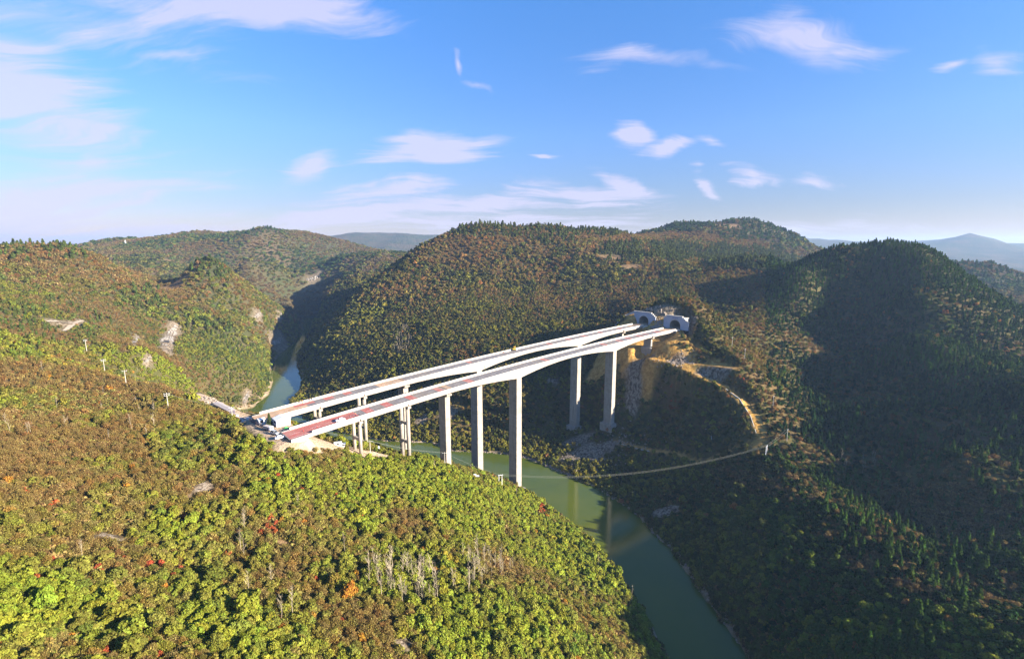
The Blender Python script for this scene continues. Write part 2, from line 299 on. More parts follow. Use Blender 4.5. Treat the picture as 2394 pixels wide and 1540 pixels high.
# ------------------------------------------------------------------ tracks: (points, half width)
def line_px(pts): return [at(*p) for p in pts]
tracks = {
 'haul': (line_px([(1592, 772, 452), (1610, 797, 425), (1638, 819, 397), (1677, 843, 377), (1727, 861, 363)]), 2.6),
 'down': (line_px([(1500, 838, 410), (1521, 836, 401), (1568, 846, 391), (1625, 872, 373), (1690, 901, 357), (1730, 930, 345), (1763, 968, 331), (1779, 1005, 317), (1780, 1030, 309), (1768, 1046, 303)]), 2.4),
 'base': (line_px([(1440, 1032, 368), (1480, 1043, 357), (1518, 1051, 348), (1586, 1061, 332), (1640, 1082, 318), (1690, 1060, 318), (1740, 1040, 312), (1779, 1030, 309)]), 2.0),
 'link': (line_px([(1604, 849, 386), (1660, 852, 378), (1727, 861, 363)]), 2.2),
}
vh = [tuple(bl(-196, -20, -1.3)), tuple(bl(-198, -34, -1.3)), at(600, 1000, 243), at(560, 975, 250), at(520, 955, 258), at(480, 935, 268), at(455, 922, 276)]
tracks['works'] = (vh, 2.6)

# ------------------------------------------------------------------ grid
def axis(a, b, fine, lo, hi, grow):
    c = list(np.arange(a, b + .01, fine)); d = fine; x = a; left = []
    while x > lo: d *= grow; x -= d; left.append(x)
    d = fine; x = c[-1]; right = []
    while x < hi: d *= grow; x += d; right.append(x)
    return np.array(left[::-1] + c + right)
gx = axis(-330, 430, 2.6, -8000, 8000, 1.035); gy = axis(85, 560, 2.6, -700, 9000, 1.028)
GX, GY = np.meshgrid(gx, gy)
base = rbf(GX, GY)
dsh = seg_dist(GX, GY, river_poly); ins = inside(GX, GY, river_poly)
sd = np.where(ins, -dsh, dsh)                      # distance from the shore, negative in the river
dist = np.hypot(GX, GY)
amp = np.clip(sd / 70, 0, 1)
far = np.clip((dist - 500) / 900, 0, 1)
det = 2.6 * ridged(GX, GY, 62, 4, 3) + 1.2 * fbm(GX, GY, 17, 3, 9)
det += far * (13 * ridged(GX, GY, 260, 5, 21)) + np.clip((dist - 2500) / 2500, 0, 1) * 45 * ridged(GX, GY, 1100, 5, 31)
# keep the built ground calm
calm = np.ones_like(GX)
for s0, s1, w0, w1 in ((-215, -180, -55, 8), (125, 175, -55, 10)):
    ct, st_ = math.cos(BTH), math.sin(BTH); sx = (GX - BX) * st_ + (GY - BY) * ct; wx = (GX - BX) * ct - (GY - BY) * st_ - BC * sx * sx
    dd = np.maximum(np.maximum(s0 - sx, sx - s1), np.maximum(w0 - wx, wx - w1)); calm = np.minimum(calm, np.clip(dd / 20, 0.05, 1))
SX, WX = sx, wx
z = base + det * amp * calm
# tracks: level benches cut into the slope
trk = np.zeros_like(GX)
def bench(z, pts, hw, edge):
    m = np.zeros_like(z)
    for (x0, y0, z0), (x1, y1, z1) in zip(pts[:-1], pts[1:]):
        dx, dy = x1 - x0, y1 - y0; t = np.clip(((GX - x0) * dx + (GY - y0) * dy) / (dx * dx + dy * dy), 0, 1)
        d = np.hypot(GX - x0 - t * dx, GY - y0 - t * dy); zz = z0 + t * (z1 - z0)
        k = np.clip(1 - (d - hw) / edge, 0, 1); k = k * k * (3 - 2 * k)
        z = np.where(k > m, z * (1 - k) + zz * k, z); m = np.maximum(m, k)
    return z, m
td = np.full(GX.shape, 99.0)
for nme, (pts, hw) in tracks.items():
    z, m = bench(z, pts, hw + 1.2, 4.5); trk = np.maximum(trk, m); td = np.minimum(td, seg_dist(GX, GY, [q[:2] for q in pts], False) - hw)
# level ground at the two bridge heads, cut where the tunnels enter the hill
dk = BZ + BG * SX
def pad(z, s0, s1, w0, w1, off, edge):
    dd = np.maximum(np.maximum(s0 - SX, SX - s1), np.maximum(w0 - WX, WX - w1)); k = np.clip(1 - dd / edge, 0, 1); k = k * k * (3 - 2 * k)
    return z * (1 - k) + (dk + off) * k, k
z, p1 = pad(z, 138.5, 143, -50, 3, -1.3, 3)
for w_ in (-6.3, -39.4): z, p1 = pad(z, 140, 149.5, w_ - 6.5, w_ + 6.5, -1.3, 3)
z, p2 = pad(z, -199, -187, -46, -1, -1.3, 5)
# banks and river bed
bank = WATER + np.clip(sd, 0, 400) * .55 + .3
z = np.where(sd > 0, np.where(sd < 16, np.minimum(np.maximum(z, WATER + .5), bank + np.clip(sd, 0, 16) ** 2 * .08 + 1), z), WATER - 0.4 - np.clip(-sd * .4, 0, 5))
z = np.where((sd > 0), np.maximum(z, WATER + np.clip(sd * .15, 0.1, 1.2)), z)
def hgt(x, y):
    x = np.atleast_1d(np.asarray(x, float)); y = np.atleast_1d(np.asarray(y, float))
    i = np.clip(np.searchsorted(gx, x) - 1, 0, len(gx) - 2); j = np.clip(np.searchsorted(gy, y) - 1, 0, len(gy) - 2)
    fx = (x - gx[i]) / (gx[i + 1] - gx[i]); fy = (y - gy[j]) / (gy[j + 1] - gy[j])
    return (z[j, i] * (1 - fx) + z[j, i + 1] * fx) * (1 - fy) + (z[j + 1, i] * (1 - fx) + z[j + 1, i + 1] * fx) * fy
def samp(arr, x, y):
    i = np.clip(np.searchsorted(gx, x) - 1, 0, len(gx) - 2); j = np.clip(np.searchsorted(gy, y) - 1, 0, len(gy) - 2)
    i = i + (x - gx[i] > gx[i + 1] - x); j = j + (y - gy[j] > gy[j + 1] - y); return arr[j, i]
def H(x, y): return float(hgt(x, y)[0])

def hit(x, y, dz=0.0):
    """where the ray through a point of the frame meets the relief"""
    ts = np.concatenate([np.linspace(60, 700, 1600), np.linspace(702, 2500, 900)]); p = at(x, y, 1.0)
    hh = hgt(ts * p[0], ts); k = np.nonzero(hh >= ts * p[2])[0]; k = k[0] if len(k) else len(ts) - 1
    return Vector((ts[k] * p[0], ts[k], hh[k] + dz))
# ------------------------------------------------------------------ foliage materials
def foliage_mat(name, stuff, rough_var=1.0):
    m = bpy.data.materials.new(name); m.use_nodes = True; nt = m.node_tree; nt.nodes.clear(); L = nt.links.new
    o = N(nt, 'ShaderNodeOutputMaterial')
    if stuff: a = N(nt, 'ShaderNodeAttribute', attribute_type='INSTANCER', attribute_name='tint'); col = a.outputs['Color']
    else: a = N(nt, 'ShaderNodeObjectInfo'); col = a.outputs['Color']
    lv = N(nt, 'ShaderNodeAttribute', attribute_type='GEOMETRY', attribute_name='lv')
    v = mathn(nt, 'MULTIPLY_ADD', lv.outputs['Fac'], .9, 0.6)
    hsv = N(nt, 'ShaderNodeHueSaturation'); L(col, hsv.inputs['Color']); L(v, hsv.inputs['Value'])
    hh = mathn(nt, 'MULTIPLY_ADD', lv.outputs['Fac'], 0.05, 0.475); L(hh, hsv.inputs['Hue'])
    d = N(nt, 'ShaderNodeBsdfDiffuse'); L(hsv.outputs[0], d.inputs['Color'])
    t = N(nt, 'ShaderNodeBsdfTranslucent'); L(hsv.outputs[0], t.inputs['Color'])
    mx = N(nt, 'ShaderNodeMixShader'); mx.inputs[0].default_value = .22; L(d.outputs[0], mx.inputs[1]); L(t.outputs[0], mx.inputs[2]); L(mx.outputs[0], o.inputs[0])
    return m
def bark_mat(name, c):
    m = bpy.data.materials.new(name); m.use_nodes = True; nt = m.node_tree; b = nt.nodes['Principled BSDF']
    t = N(nt, 'ShaderNodeTexNoise'); t.inputs['Scale'].default_value = 3
    r = ramp(nt, [(.3, tuple(x * .6 for x in c)), (.7, c)]); nt.links.new(t.outputs[0], r.inputs[0]); nt.links.new(r.outputs[0], b.inputs['Base Color'])
    b.inputs['Roughness'].default_value = .9; b.inputs['Specular IOR Level'].default_value = .1
    return m
M_leaf = foliage_mat('leaf', False); M_leaf_s = foliage_mat('leaf_mass', True)
M_bark = bark_mat('bark', (.13, .09, .06)); M_pale = bark_mat('pale_bark', (.40, .33, .23))

# ------------------------------------------------------------------ crown shapes
def unit(v): return v / (np.linalg.norm(v, axis=-1, keepdims=True) + 1e-9)
def leafs(c, nrm, size, asp, r, up=None):
    """rhombic leaf clusters at c facing nrm"""
    n = len(c); q = unit(r.normal(size=(n, 3)))
    if up is not None: q = unit(q * (1 - up) + np.array([0, 0, 1.0]) * up * 2)
    a = unit(np.cross(nrm, q)); b = np.cross(nrm, a)
    s = (size * r.uniform(.6, 1.35, n))[:, None]
    v = np.stack([c - b * s * asp, c + a * s + nrm * s * .25, c + b * s * asp, c - a * s + nrm * s * .25], 1).reshape(-1, 3)
    return v, np.arange(n * 4).reshape(-1, 4), np.repeat(r.uniform(0, 1, n), 4)
def broadleaf(seed, n, size, rad=1.9, hh=3.8):
    r = np.random.default_rng(seed); nl = r.integers(7, 11); cs = []; rs = []
    for i in range(nl):
        t = i / nl; ang = i * 2.4 + r.uniform(-.4, .4); rr = rad * .7 * math.sqrt(1 - t * .75) * r.uniform(.35, 1.25)
        cs.append((rr * math.cos(ang), rr * math.sin(ang), hh * (.3 + .52 * t) + r.uniform(-.2, .2))); rs.append(rad * r.uniform(.26, .62) * (1 - .25 * t))
    cs = np.array(cs); rs = np.array(rs); k = r.choice(nl, n, p=rs ** 2 / (rs ** 2).sum())
    d = unit(r.normal(size=(n, 3))); d[:, 2] = np.where(d[:, 2] < -.35, -d[:, 2], d[:, 2])
    c = cs[k] + d * (rs[k] * r.uniform(.72, 1.12, n))[:, None]; c[:, 2] = np.maximum(c[:, 2], .15)
    nr = unit(d + r.normal(size=(n, 3)) * .55 + np.array([0, 0, .25]))
    v, f, lv = leafs(c, nr, size, .8, r)
    return v, f, np.clip(lv * .75 + np.repeat(r.uniform(0, .5, nl)[k], 4) * .5, 0, 1)
def pine(seed, n, size, rad=1.7, hh=8.0):
    r = np.random.default_rng(seed); t = r.uniform(0, 1, n) ** 1.35; tier = np.round(t * 11) / 11 + r.normal(0, .012, n)
    ang = r.uniform(0, 2 * math.pi, n); br = rad * (1 - tier) ** .8 * (1 + .22 * np.sin(ang * 3 + seed + tier * 30)) + .12
    q = np.sqrt(r.uniform(.15, 1, n)); z_ = hh * (.12 + .88 * tier) - q * br * .28
    c = np.stack([np.cos(ang) * br * q, np.sin(ang) * br * q, z_], 1)
    nr = unit(np.stack([np.cos(ang) * .7, np.sin(ang) * .7, np.full(n, .8)], 1) + r.normal(size=(n, 3)) * .45)
    return leafs(c, nr, size, 1.1, r)
def twiggy(seed, n, size, rad=1.7, hh=3.2):
    """leafless shrub: fan of thin upright twigs with a few dead leaves"""
    r = np.random.default_rng(seed); m = int(n * .45)
    ang = r.uniform(0, 2 * math.pi, m); q = r.uniform(0, 1, m) ** .6
    b0 = np.stack([np.cos(ang) * q * rad * .45, np.sin(ang) * q * rad * .45, r.uniform(0, .45, m) * hh], 1)
    tip = np.stack([np.cos(ang) * q * rad, np.sin(ang) * q * rad, hh * (1.02 - .45 * q ** 2) * r.uniform(.75, 1.08, m)], 1)
    d = tip - b0; side = unit(np.cross(d, unit(r.normal(size=(m, 3))))) * size * .2
    v1 = np.stack([b0 - side, b0 + side, tip + side * .25, tip - side * .25], 1).reshape(-1, 3); f1 = np.arange(m * 4).reshape(-1, 4)
    k = n - m; ang = r.uniform(0, 2 * math.pi, k); q = r.uniform(0, 1, k) ** .5
    c = np.stack([np.cos(ang) * q * rad, np.sin(ang) * q * rad, hh * (1 - .45 * q ** 2) * r.uniform(.45, 1.0, k)], 1)
    v2, f2, l2 = leafs(c, unit(np.stack([np.cos(ang) * .5, np.sin(ang) * .5, np.ones(k)], 1) + r.normal(size=(k, 3)) * .8), size * .62, .8, r)
    return np.concatenate([v1, v2]), np.concatenate([f1, f2 + m * 4]), np.concatenate([np.repeat(r.uniform(0, .8, m), 4), l2])
def grassy(seed, n, size, rad=1.6, hh=.9):
    r = np.random.default_rng(seed); ang = r.uniform(0, 2 * math.pi, n); q = np.sqrt(r.uniform(0, 1, n))
    c = np.stack([np.cos(ang) * q * rad, np.sin(ang) * q * rad, hh * r.uniform(.15, 1, n) * (1 - .5 * q)], 1)
    return leafs(c, unit(r.normal(size=(n, 3)) * .8 + np.array([0, 0, .8])), size, 1.2, r)
def stick(p0, p1, r0, r1, n=3):
    p0, p1 = np.array(p0, float), np.array(p1, float); d = unit(p1 - p0); a = unit(np.cross(d, [.3, .8, .52])); b = np.cross(d, a)
    v = [p + (a * math.cos(t) + b * math.sin(t)) * q for p, q in ((p0, r0), (p1, r1)) for t in [2 * math.pi * k / n for k in range(n)]]
    return np.array(v), np.array([(k, (k + 1) % n, n + (k + 1) % n, n + k) for k in range(n)])
def joinv(parts):
    vs_, fs_, o = [], [], 0
    for v, f in parts: vs_.append(v); fs_.append(f + o); o += len(v)
    return np.concatenate(vs_), np.concatenate(fs_)
def bare(seed, hh=9.0, nb=15, thick=1.0):
    """returns (trunk, twigs) of a slender leafless tree"""
    r = np.random.default_rng(seed); pts = [(0, 0, -.4)]
    for k in range(5): pts.append((pts[-1][0] + r.normal(0, .12), pts[-1][1] + r.normal(0, .12), hh * (k + 1) / 5))
    tr = [stick(pts[k], pts[k + 1], .11 * thick * (1 - k / 5.6), .11 * thick * (1 - (k + 1) / 5.6), 5) for k in range(5)]
    tw = []
    for i in range(nb):
        t = r.uniform(.3, .97); k = min(int(t * 5), 4); p = np.array(pts[k]) * (1 - (t * 5 - k)) + np.array(pts[k + 1]) * (t * 5 - k); p[2] = hh * t
        a = r.uniform(0, 6.28); ln = hh * r.uniform(.12, .3) * (1.15 - t * .6); e = p + np.array([math.cos(a) * .5, math.sin(a) * .5, .85]) * ln
        tw.append(stick(p, e, .045 * thick, .018 * thick))
        for j in range(3):
            g = p + (e - p) * r.uniform(.35, .9); a2 = a + r.uniform(-1.3, 1.3); tw.append(stick(g, g + np.array([math.cos(a2) * .5, math.sin(a2) * .5, .8]) * ln * .5, .02 * thick, .01 * thick))
    return joinv(tr), joinv(tw)
def trunk_mesh(seed, hh, r0, limbs=4):
    r = np.random.default_rng(seed); p = [stick((0, 0, -.6), (.05, .02, hh * .55), r0, r0 * .6, 6), stick((.05, .02, hh * .55), (.0, .08, hh * .95), r0 * .6, r0 * .15, 6)]
    for i in range(limbs):
        a = i * 2.4 + r.uniform(-.3, .3); zz = hh * r.uniform(.3, .6); p.append(stick((0, 0, zz), (math.cos(a) * hh * .3, math.sin(a) * hh * .3, zz + hh * .28), r0 * .45, r0 * .12, 4))
    return joinv(p)
def leafmesh(name, vfl, mat):
    v, f, lv = vfl; me = mesh_np(name, v, f); a = me.attributes.new('lv', 'FLOAT', 'POINT'); a.data.foreach_set('value', lv.astype(np.float32)); me.materials.append(mat); return me

# ------------------------------------------------------------------ where nothing grows
noveg = np.clip(1 - (td - 1.0) / 1.5, 0, 1)
ped = np.where(sd < 1.0, 1.0, 0.0); noveg = np.maximum(noveg, ped)
def blob(x, y, Y, rx, ry=None, rot=0):
    c = at(x, y, Y); ry = ry or rx; a = R(rot); dx, dy = GX - c[0], GY - c[1]
    u = (dx * math.cos(a) + dy * math.sin(a)) / rx; v = (-dx * math.sin(a) + dy * math.cos(a)) / ry
    return np.clip((1.15 - np.sqrt(u * u + v * v) + .45 * fbm(GX, GY, 9, 3, 77)) / .35, 0, 1)
track_m = np.clip(1 - (td - .2) / 1.6, 0, 1); isw = (GX < -60); dirt = track_m * isw; rock = np.zeros_like(GX); orange = track_m * ~isw * .9
def zone(arr, pts):
    for p in pts: np.maximum(arr, np.clip(blob(*p), 0, 1), out=arr)
EDGE = fbm(GX, GY, 8, 3, 55) * 3
def strip(s0, s1, w0, w1, soft=4.0):
    dd = np.maximum(np.maximum(s0 - SX, SX - s1), np.maximum(w0 - WX, WX - w1)) + EDGE; return np.clip(1 - dd / soft, 0, 1)
# cut and fill slopes under the far bridge head
cut = np.maximum(strip(84, 151, -16, 10), strip(88, 151, -54, -16)); rock = np.maximum(rock, strip(153, 163, -50, 6, 4) * .8)
orange = np.maximum(orange, cut)
zone(orange, [(1560, 815, 402, 22, 12, 0), (1600, 835, 393, 12, 8, 0)])
zone(rock, [(1490, 856, 404, 13, 3, 0), (1580, 868, 392, 9, 4, 0), (1680, 882, 367, 9, 4, -20), (1645, 880, 372, 8, 4, 0),
            (1400, 1050, 364, 20, 6, 0), (1345, 1050, 386, 13, 8, 0), (1350, 1085, 366, 15, 7, 20), (1390, 1085, 355, 7, 5)])
zone(dirt, [(820, 1050, 231, 12, 6, 0), (790, 1035, 226, 13, 7), (860, 1058, 236, 10, 5), (900, 1066, 243, 6, 3), (955, 1060, 252, 9, 4), (1050, 1087, 267, 9, 4, -30), (1100, 1102, 274, 7, 3, -30), (740, 1030, 216, 9, 6), (470, 925, 272, 10, 8)])
wtd = seg_dist(GX, GY, [q[:2] for q in tracks['works'][0]], False); dirt = np.maximum(dirt, np.clip(1 - (wtd - 4.2 + EDGE * .5) / 2, 0, 1)); noveg = np.maximum(noveg, np.clip(1 - (wtd - 7.5) / 2, 0, 1))
strip_head = strip(-199, -184, -46, 2, 4); dirt = np.maximum(dirt, strip_head)
noveg = np.maximum(noveg, np.clip(np.maximum(np.maximum(dirt, orange), rock * .94) * 1.4, 0, 1))
# vegetated wedge between the tracks keeps its bushes
wedge = np.zeros_like(GX); zone(wedge, [(1622, 822, 398, 11, 5, -25), (1650, 838, 388, 8, 4, -25)])
noveg *= 1 - np.clip(wedge, 0, 1); orange *= 1 - np.clip(wedge, 0, 1) * .6
cliff = np.zeros_like(GX)
OUTC = [(398, 785, 34, 56, 'pale ribbed rock cliff with a dark cave mouth on the left hillside', True), (318, 795, 13, 20, 'small pale rock outcrop left of the cave cliff', False), (346, 842, 14, 16, 'pale rock face below the small outcrop and left of the cave', False), (650, 798, 26, 22, 'grey rock face above the left bank of the upper river', False), (604, 738, 14, 16, 'left one of two pale rock scars on the round hill', False), (655, 742, 9, 14, 'right one of two pale rock scars on the round hill', False), (577, 928, 14, 26, 'narrow rock face just above the start of the rear viaduct', False), (735, 651, 26, 12, 'long pale rock band on the far slope above the river bend', False)]
for o_ in OUTC:
    q_ = [hit(o_[0] + b_ * o_[2] * .34, o_[1] - b_ * o_[3] * .5) for b_ in (-1.25, 0, 1)]; cliff = np.maximum(cliff, np.clip(1.4 - seg_dist(GX, GY, [(p.x, p.y) for p in q_], False) / (o_[2] * q_[0].y / 1150 * .5), 0, 1))
PATH_P = [[hit(x, y) for x, y in q] for q in ([(108, 753), (135, 753), (160, 757), (180, 755), (192, 751)], [(178, 756), (165, 764), (152, 775)])]
for q in PATH_P: cliff = np.maximum(cliff, np.clip(1.6 - seg_dist(GX, GY, [(p.x, p.y) for p in q], False) / 3, 0, .8))
zone(cliff, [
                                         (1290, 900, 445, 5, 4), (1000, 905, 470, 6, 3), (1050, 960, 432, 9, 6, 10), (985, 980, 430, 7, 5), (1560, 1180, 282, 9, 6), (1480, 930, 396, 8, 12), (470, 1095, 168, 3, 5), (250, 1250, 133, 4, 2), (940, 1490, 118, 3, 2), (70, 1390, 98, 4, 3)])
noveg = np.maximum(noveg, np.clip(cliff * 1.6, 0, 1)); rock = np.maximum(rock, cliff)
fields = np.zeros_like(GX); zone(fields, [(835, 1225, 170, 4, 2.2, -20), (775, 1200, 176, 2.5, 2, 0), (900, 1215, 172, 3, 1.6, 0), (440, 1130, 160, 3, 2), (1010, 1180, 200, 3, 2), (660, 1250, 150, 3, 1.8), (520, 1400, 122, 2, 1.6), (470, 1040, 195, 4, 3), (1340, 1420, 170, 3, 2), (385, 678, 690, 26, 34, -20), (290, 650, 655, 18, 12), (1430, 600, 760, 22, 10), (1480, 620, 720, 16, 10), (1700, 540, 1150, 30, 30), (600, 608, 1250, 20, 30), (365, 600, 1180, 14, 60, -20)])
noveg = np.maximum(noveg, np.clip(fields, 0, 1) * .85)

# ------------------------------------------------------------------ scatter
PINE, BROAD, TWIG, BARE = 0, 1, 2, 3
gzx = np.gradient(z, gx, axis=1); gzy = np.gradient(z, gy, axis=0); steep = np.sqrt(1 + gzx ** 2 + gzy ** 2)
def scatter():
    P_ = []
    for d0, d1, c in ((55, 150, 1.7), (150, 290, 2.05), (290, 700, 2.95), (700, 1150, 5.0), (1150, 2200, 8.0)):
        n = int(d1 / c) + 2; jx, jy = np.meshgrid(np.arange(-n, n), np.arange(0, n))
        x = (jx.ravel() + rng.uniform(-.5, .5, jx.size)) * c; y = (jy.ravel() + rng.uniform(-.5, .5, jx.size)) * c
        d = np.hypot(x, y); ok = (d >= d0) & (d < d1) & (np.abs(x) < y * 1.16 + 14)
        x, y, d = x[ok], y[ok], d[ok]
        P_.append(np.stack([x, y, d, np.full(len(x), c)], 1))
    for d0, d1, c in ((55, 300, 2.05), (300, 700, 2.95), (700, 1150, 5.0)):        # steep faces carry more trees per square of the plan
        for rep in range(2):
            n = int(d1 / c) + 2; jx, jy = np.meshgrid(np.arange(-n, n), np.arange(0, n)); x = (jx.ravel() + rng.uniform(-.5, .5, jx.size)) * c; y = (jy.ravel() + rng.uniform(-.5, .5, jx.size)) * c; d = np.hypot(x, y)
            ok = (d >= d0) & (d < d1) & (np.abs(x) < y * 1.16 + 14) & (rng.uniform(0, 1, x.size) < np.clip((samp(steep, x, y) - 1.15) * .8, 0, 1)); P_.append(np.stack([x[ok], y[ok], d[ok], np.full(ok.sum(), c)], 1))
    P_ = np.concatenate(P_)
    nv = samp(noveg, P_[:, 0], P_[:, 1]); ok = (nv < rng.uniform(.25, .75, len(P_))) & (samp(sd, P_[:, 0], P_[:, 1]) > 1.2)
    return P_[ok]
S_ = scatter()
sx_, sy_, sdist, scell = S_.T
sz_ = hgt(sx_, sy_)
# drop what no nearby viewpoint could see: mark points hidden behind the relief with a margin
def visible(x, y, zt, margin):
    vis = np.ones(len(x), bool)
    for t in np.linspace(.06, .97, 46):
        vis &= hgt(x * t, y * t) < zt * t + margin
    return vis
vis = visible(sx_, sy_, sz_ + 7, 5.0)
sx_, sy_, sdist, scell, sz_ = [a[vis] for a in (sx_, sy_, sdist, scell, sz_)]
n = len(sx_)
def project(x, y, z_):
    fw = y * cp_ - z_ * sp_; return CXP + F_PX * x / fw, CYP - F_PX * (y * sp_ + z_ * cp_) / fw, fw
ppx, ppy, pfw = project(sx_, sy_, sz_)
sdr = samp(sd, sx_, sy_)
# which bank: left bank is everything on the near-hill side of the water
lb = np.array([(-492, 1140)] + left_bank + [(90, -400), (-4000, -400), (-4000, 1400), (-600, 1300)]); isleft = inside(sx_, sy_, lb)
n1 = fbm(sx_, sy_, 46, 3, 101); n2 = fbm(sx_, sy_, 21, 3, 131); n3 = fbm(sx_, sy_, 120, 3, 151); u1 = rng.uniform(0, 1, n); u2 = rng.uniform(0, 1, n); u3 = rng.uniform(0, 1, n)
hilln = np.clip((sz_ + 168) / 170, 0, 1.3)
kind = np.full(n, BROAD); tint = np.zeros((n, 3)); scl = np.ones(n)
PAL = dict(lime=(.20, .205, .022), yg=(.155, .170, .020), green=(.065, .095, .018), deep=(.026, .046, .013), olive=(.130, .120, .026), brown=(.165, .112, .040), rust=(.20, .105, .034), tan=(.22, .150, .060), grey=(.14, .105, .068), red=(.25, .060, .024), orange=(.28, .125, .022), gold=(.27, .19, .022), pine=(.046, .082, .015), pined=(.018, .038, .012))  # deep and pined: dark foliage, darkened further to stand in for deeper shade
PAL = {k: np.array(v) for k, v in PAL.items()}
near_l = isleft & (sdist < 345 + 90 * n2 + 130 * n1 + np.where(ppx < 480, 110, 0))
mid_l = isleft & ~near_l
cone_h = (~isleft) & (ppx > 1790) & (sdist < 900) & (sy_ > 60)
spur = (~isleft) & (sdist < 360) & (sy_ < 300)
mainh = (~isleft) & ~cone_h & (sdist < 1150)
farh = sdist >= 1150
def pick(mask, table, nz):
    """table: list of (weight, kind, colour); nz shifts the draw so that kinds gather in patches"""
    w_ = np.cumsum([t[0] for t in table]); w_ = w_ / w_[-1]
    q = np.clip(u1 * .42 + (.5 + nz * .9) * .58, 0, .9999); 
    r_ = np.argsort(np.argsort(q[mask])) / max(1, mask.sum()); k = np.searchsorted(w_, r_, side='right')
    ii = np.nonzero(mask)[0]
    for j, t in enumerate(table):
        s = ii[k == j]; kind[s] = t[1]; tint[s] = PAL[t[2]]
# patches run from brown leafless scrub to bright green
nzl = .05 + np.where((ppx < 640) & (ppy > 1120), .10, 0) + np.where((ppx < 420) & (ppy < 880), .14, 0) + n1 * .75 + n2 * .8 - .26 * np.exp(-((ppx - 720) / 300) ** 2 - ((ppy - 1370) / 120) ** 2) - .2 * np.exp(-((ppx - 1130) / 150) ** 2 - ((ppy - 1420) / 60) ** 2) + np.clip((ppx - 620) / 1500, -.3, .5) + np.where(ppy > 1180, .05, 0) - np.where((ppx < 620) & (ppy < 1130) & (ppy > 900), .16, 0) + np.where(((ppx - 470) / 130) ** 2 + ((ppy - 1040) / 70) ** 2 < 1, .35, 0) + np.where((ppx > 480) & (ppy < 1180), .12, 0) - .55 * np.exp(-((ppx - 1120) / 110) ** 2 - ((ppy - 1330) / 60) ** 2) + np.where((ppx < 260) & (ppy > 1080), .3, 0)
pick(near_l, [(16, TWIG, 'brown'), (7, TWIG, 'rust'), (9, TWIG, 'tan'), (12, TWIG, 'olive'), (13, BROAD, 'olive'), (6, TWIG, 'yg'), (22, BROAD, 'yg'), (3, BROAD, 'green'), (14, BROAD, 'lime'), (6, BROAD, 'yg')], nzl)
pick(mid_l, [(26, TWIG, 'brown'), (10, TWIG, 'rust'), (14, TWIG, 'tan'), (16, TWIG, 'olive'), (12, BROAD, 'olive'), (12, BROAD, 'green'), (10, BROAD, 'yg'), (3, PINE, 'pine')], n1 * .6 + n3 * .8 + np.where(ppx > 430, .22, -.05) - hilln * .25)
pick(mainh, [(14, TWIG, 'brown'), (9, TWIG, 'tan'), (5, TWIG, 'rust'), (10, TWIG, 'olive'), (16, BROAD, 'olive'), (20, BROAD, 'green'), (12, BROAD, 'deep'), (12, BROAD, 'yg')], n1 * .7 + n2 * .35 + .35 - hilln * .75)
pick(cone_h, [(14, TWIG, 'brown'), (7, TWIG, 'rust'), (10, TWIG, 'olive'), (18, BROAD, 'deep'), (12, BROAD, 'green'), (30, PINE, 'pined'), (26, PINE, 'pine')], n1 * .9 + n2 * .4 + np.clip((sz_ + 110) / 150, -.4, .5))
pick(spur, [(13, TWIG, 'brown'), (10, TWIG, 'tan'), (20, BROAD, 'deep'), (28, BROAD, 'green'), (12, BROAD, 'yg'), (4, PINE, 'pine')], n1 * .6 + n2 * .4 + np.where(sdr < 52, .5, -.1))
pick(farh, [(28, TWIG, 'brown'), (8, TWIG, 'grey'), (16, BROAD, 'olive'), (16, BROAD, 'green'), (6, BROAD, 'deep'), (3, PINE, 'pine')], n3 * .9 + n1 * .4)
# pine groves
def grove(cx, cy, rx, ry, prob, kd=PINE, col='pine', mask=None):
    m = (((ppx - cx) / rx) ** 2 + ((ppy - cy) / ry) ** 2 < 1 + n2 * .8) & (u2 < prob)
    if mask is not None: m &= mask
    kind[m] = kd; tint[m] = PAL[col]
for g in [(1450, 590, 55, 25, .85), (1580, 592, 70, 24, .9), (1700, 605, 70, 30, .9), (1800, 610, 75, 32, .9), (1560, 690, 30, 60, .6), (1180, 535, 170, 22, .6), (1290, 545, 80, 26, .5), (1400, 540, 80, 14, .7), (490, 625, 55, 28, .7), (110, 590, 110, 30, .25), (130, 760, 120, 60, .2), (60, 800, 90, 90, .12), (1590, 525, 60, 18, .7), (1770, 535, 110, 26, .75), (610, 540, 45, 14, .8), (2300, 640, 120, 40, .7), (340, 700, 50, 25, .3)]:
    grove(g[0], g[1], g[2], g[3], g[4])
grove(440, 1050, 90, 45, .35, BROAD, 'deep', near_l); grove(620, 1010, 110, 22, .35, BROAD, 'deep', near_l)
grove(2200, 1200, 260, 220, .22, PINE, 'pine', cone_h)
# bare pale trees
for g in [(955, 1370, 95, 55, .34), (1130, 1335, 80, 35, .26), (1080, 1370, 60, 30, .2), (60, 1010, 90, 40, .03), (250, 1000, 160, 50, .03), (940, 800, 22, 34, .55), (2010, 1085, 70, 25, .3), (560, 1260, 30, 50, .2), (670, 1430, 20, 30, .25)]:
    grove(g[0], g[1], g[2], g[3], g[4], BARE, 'grey')
m = near_l & (u3 < .002) & (kind != BARE); kind[m] = BARE; tint[m] = PAL['grey']
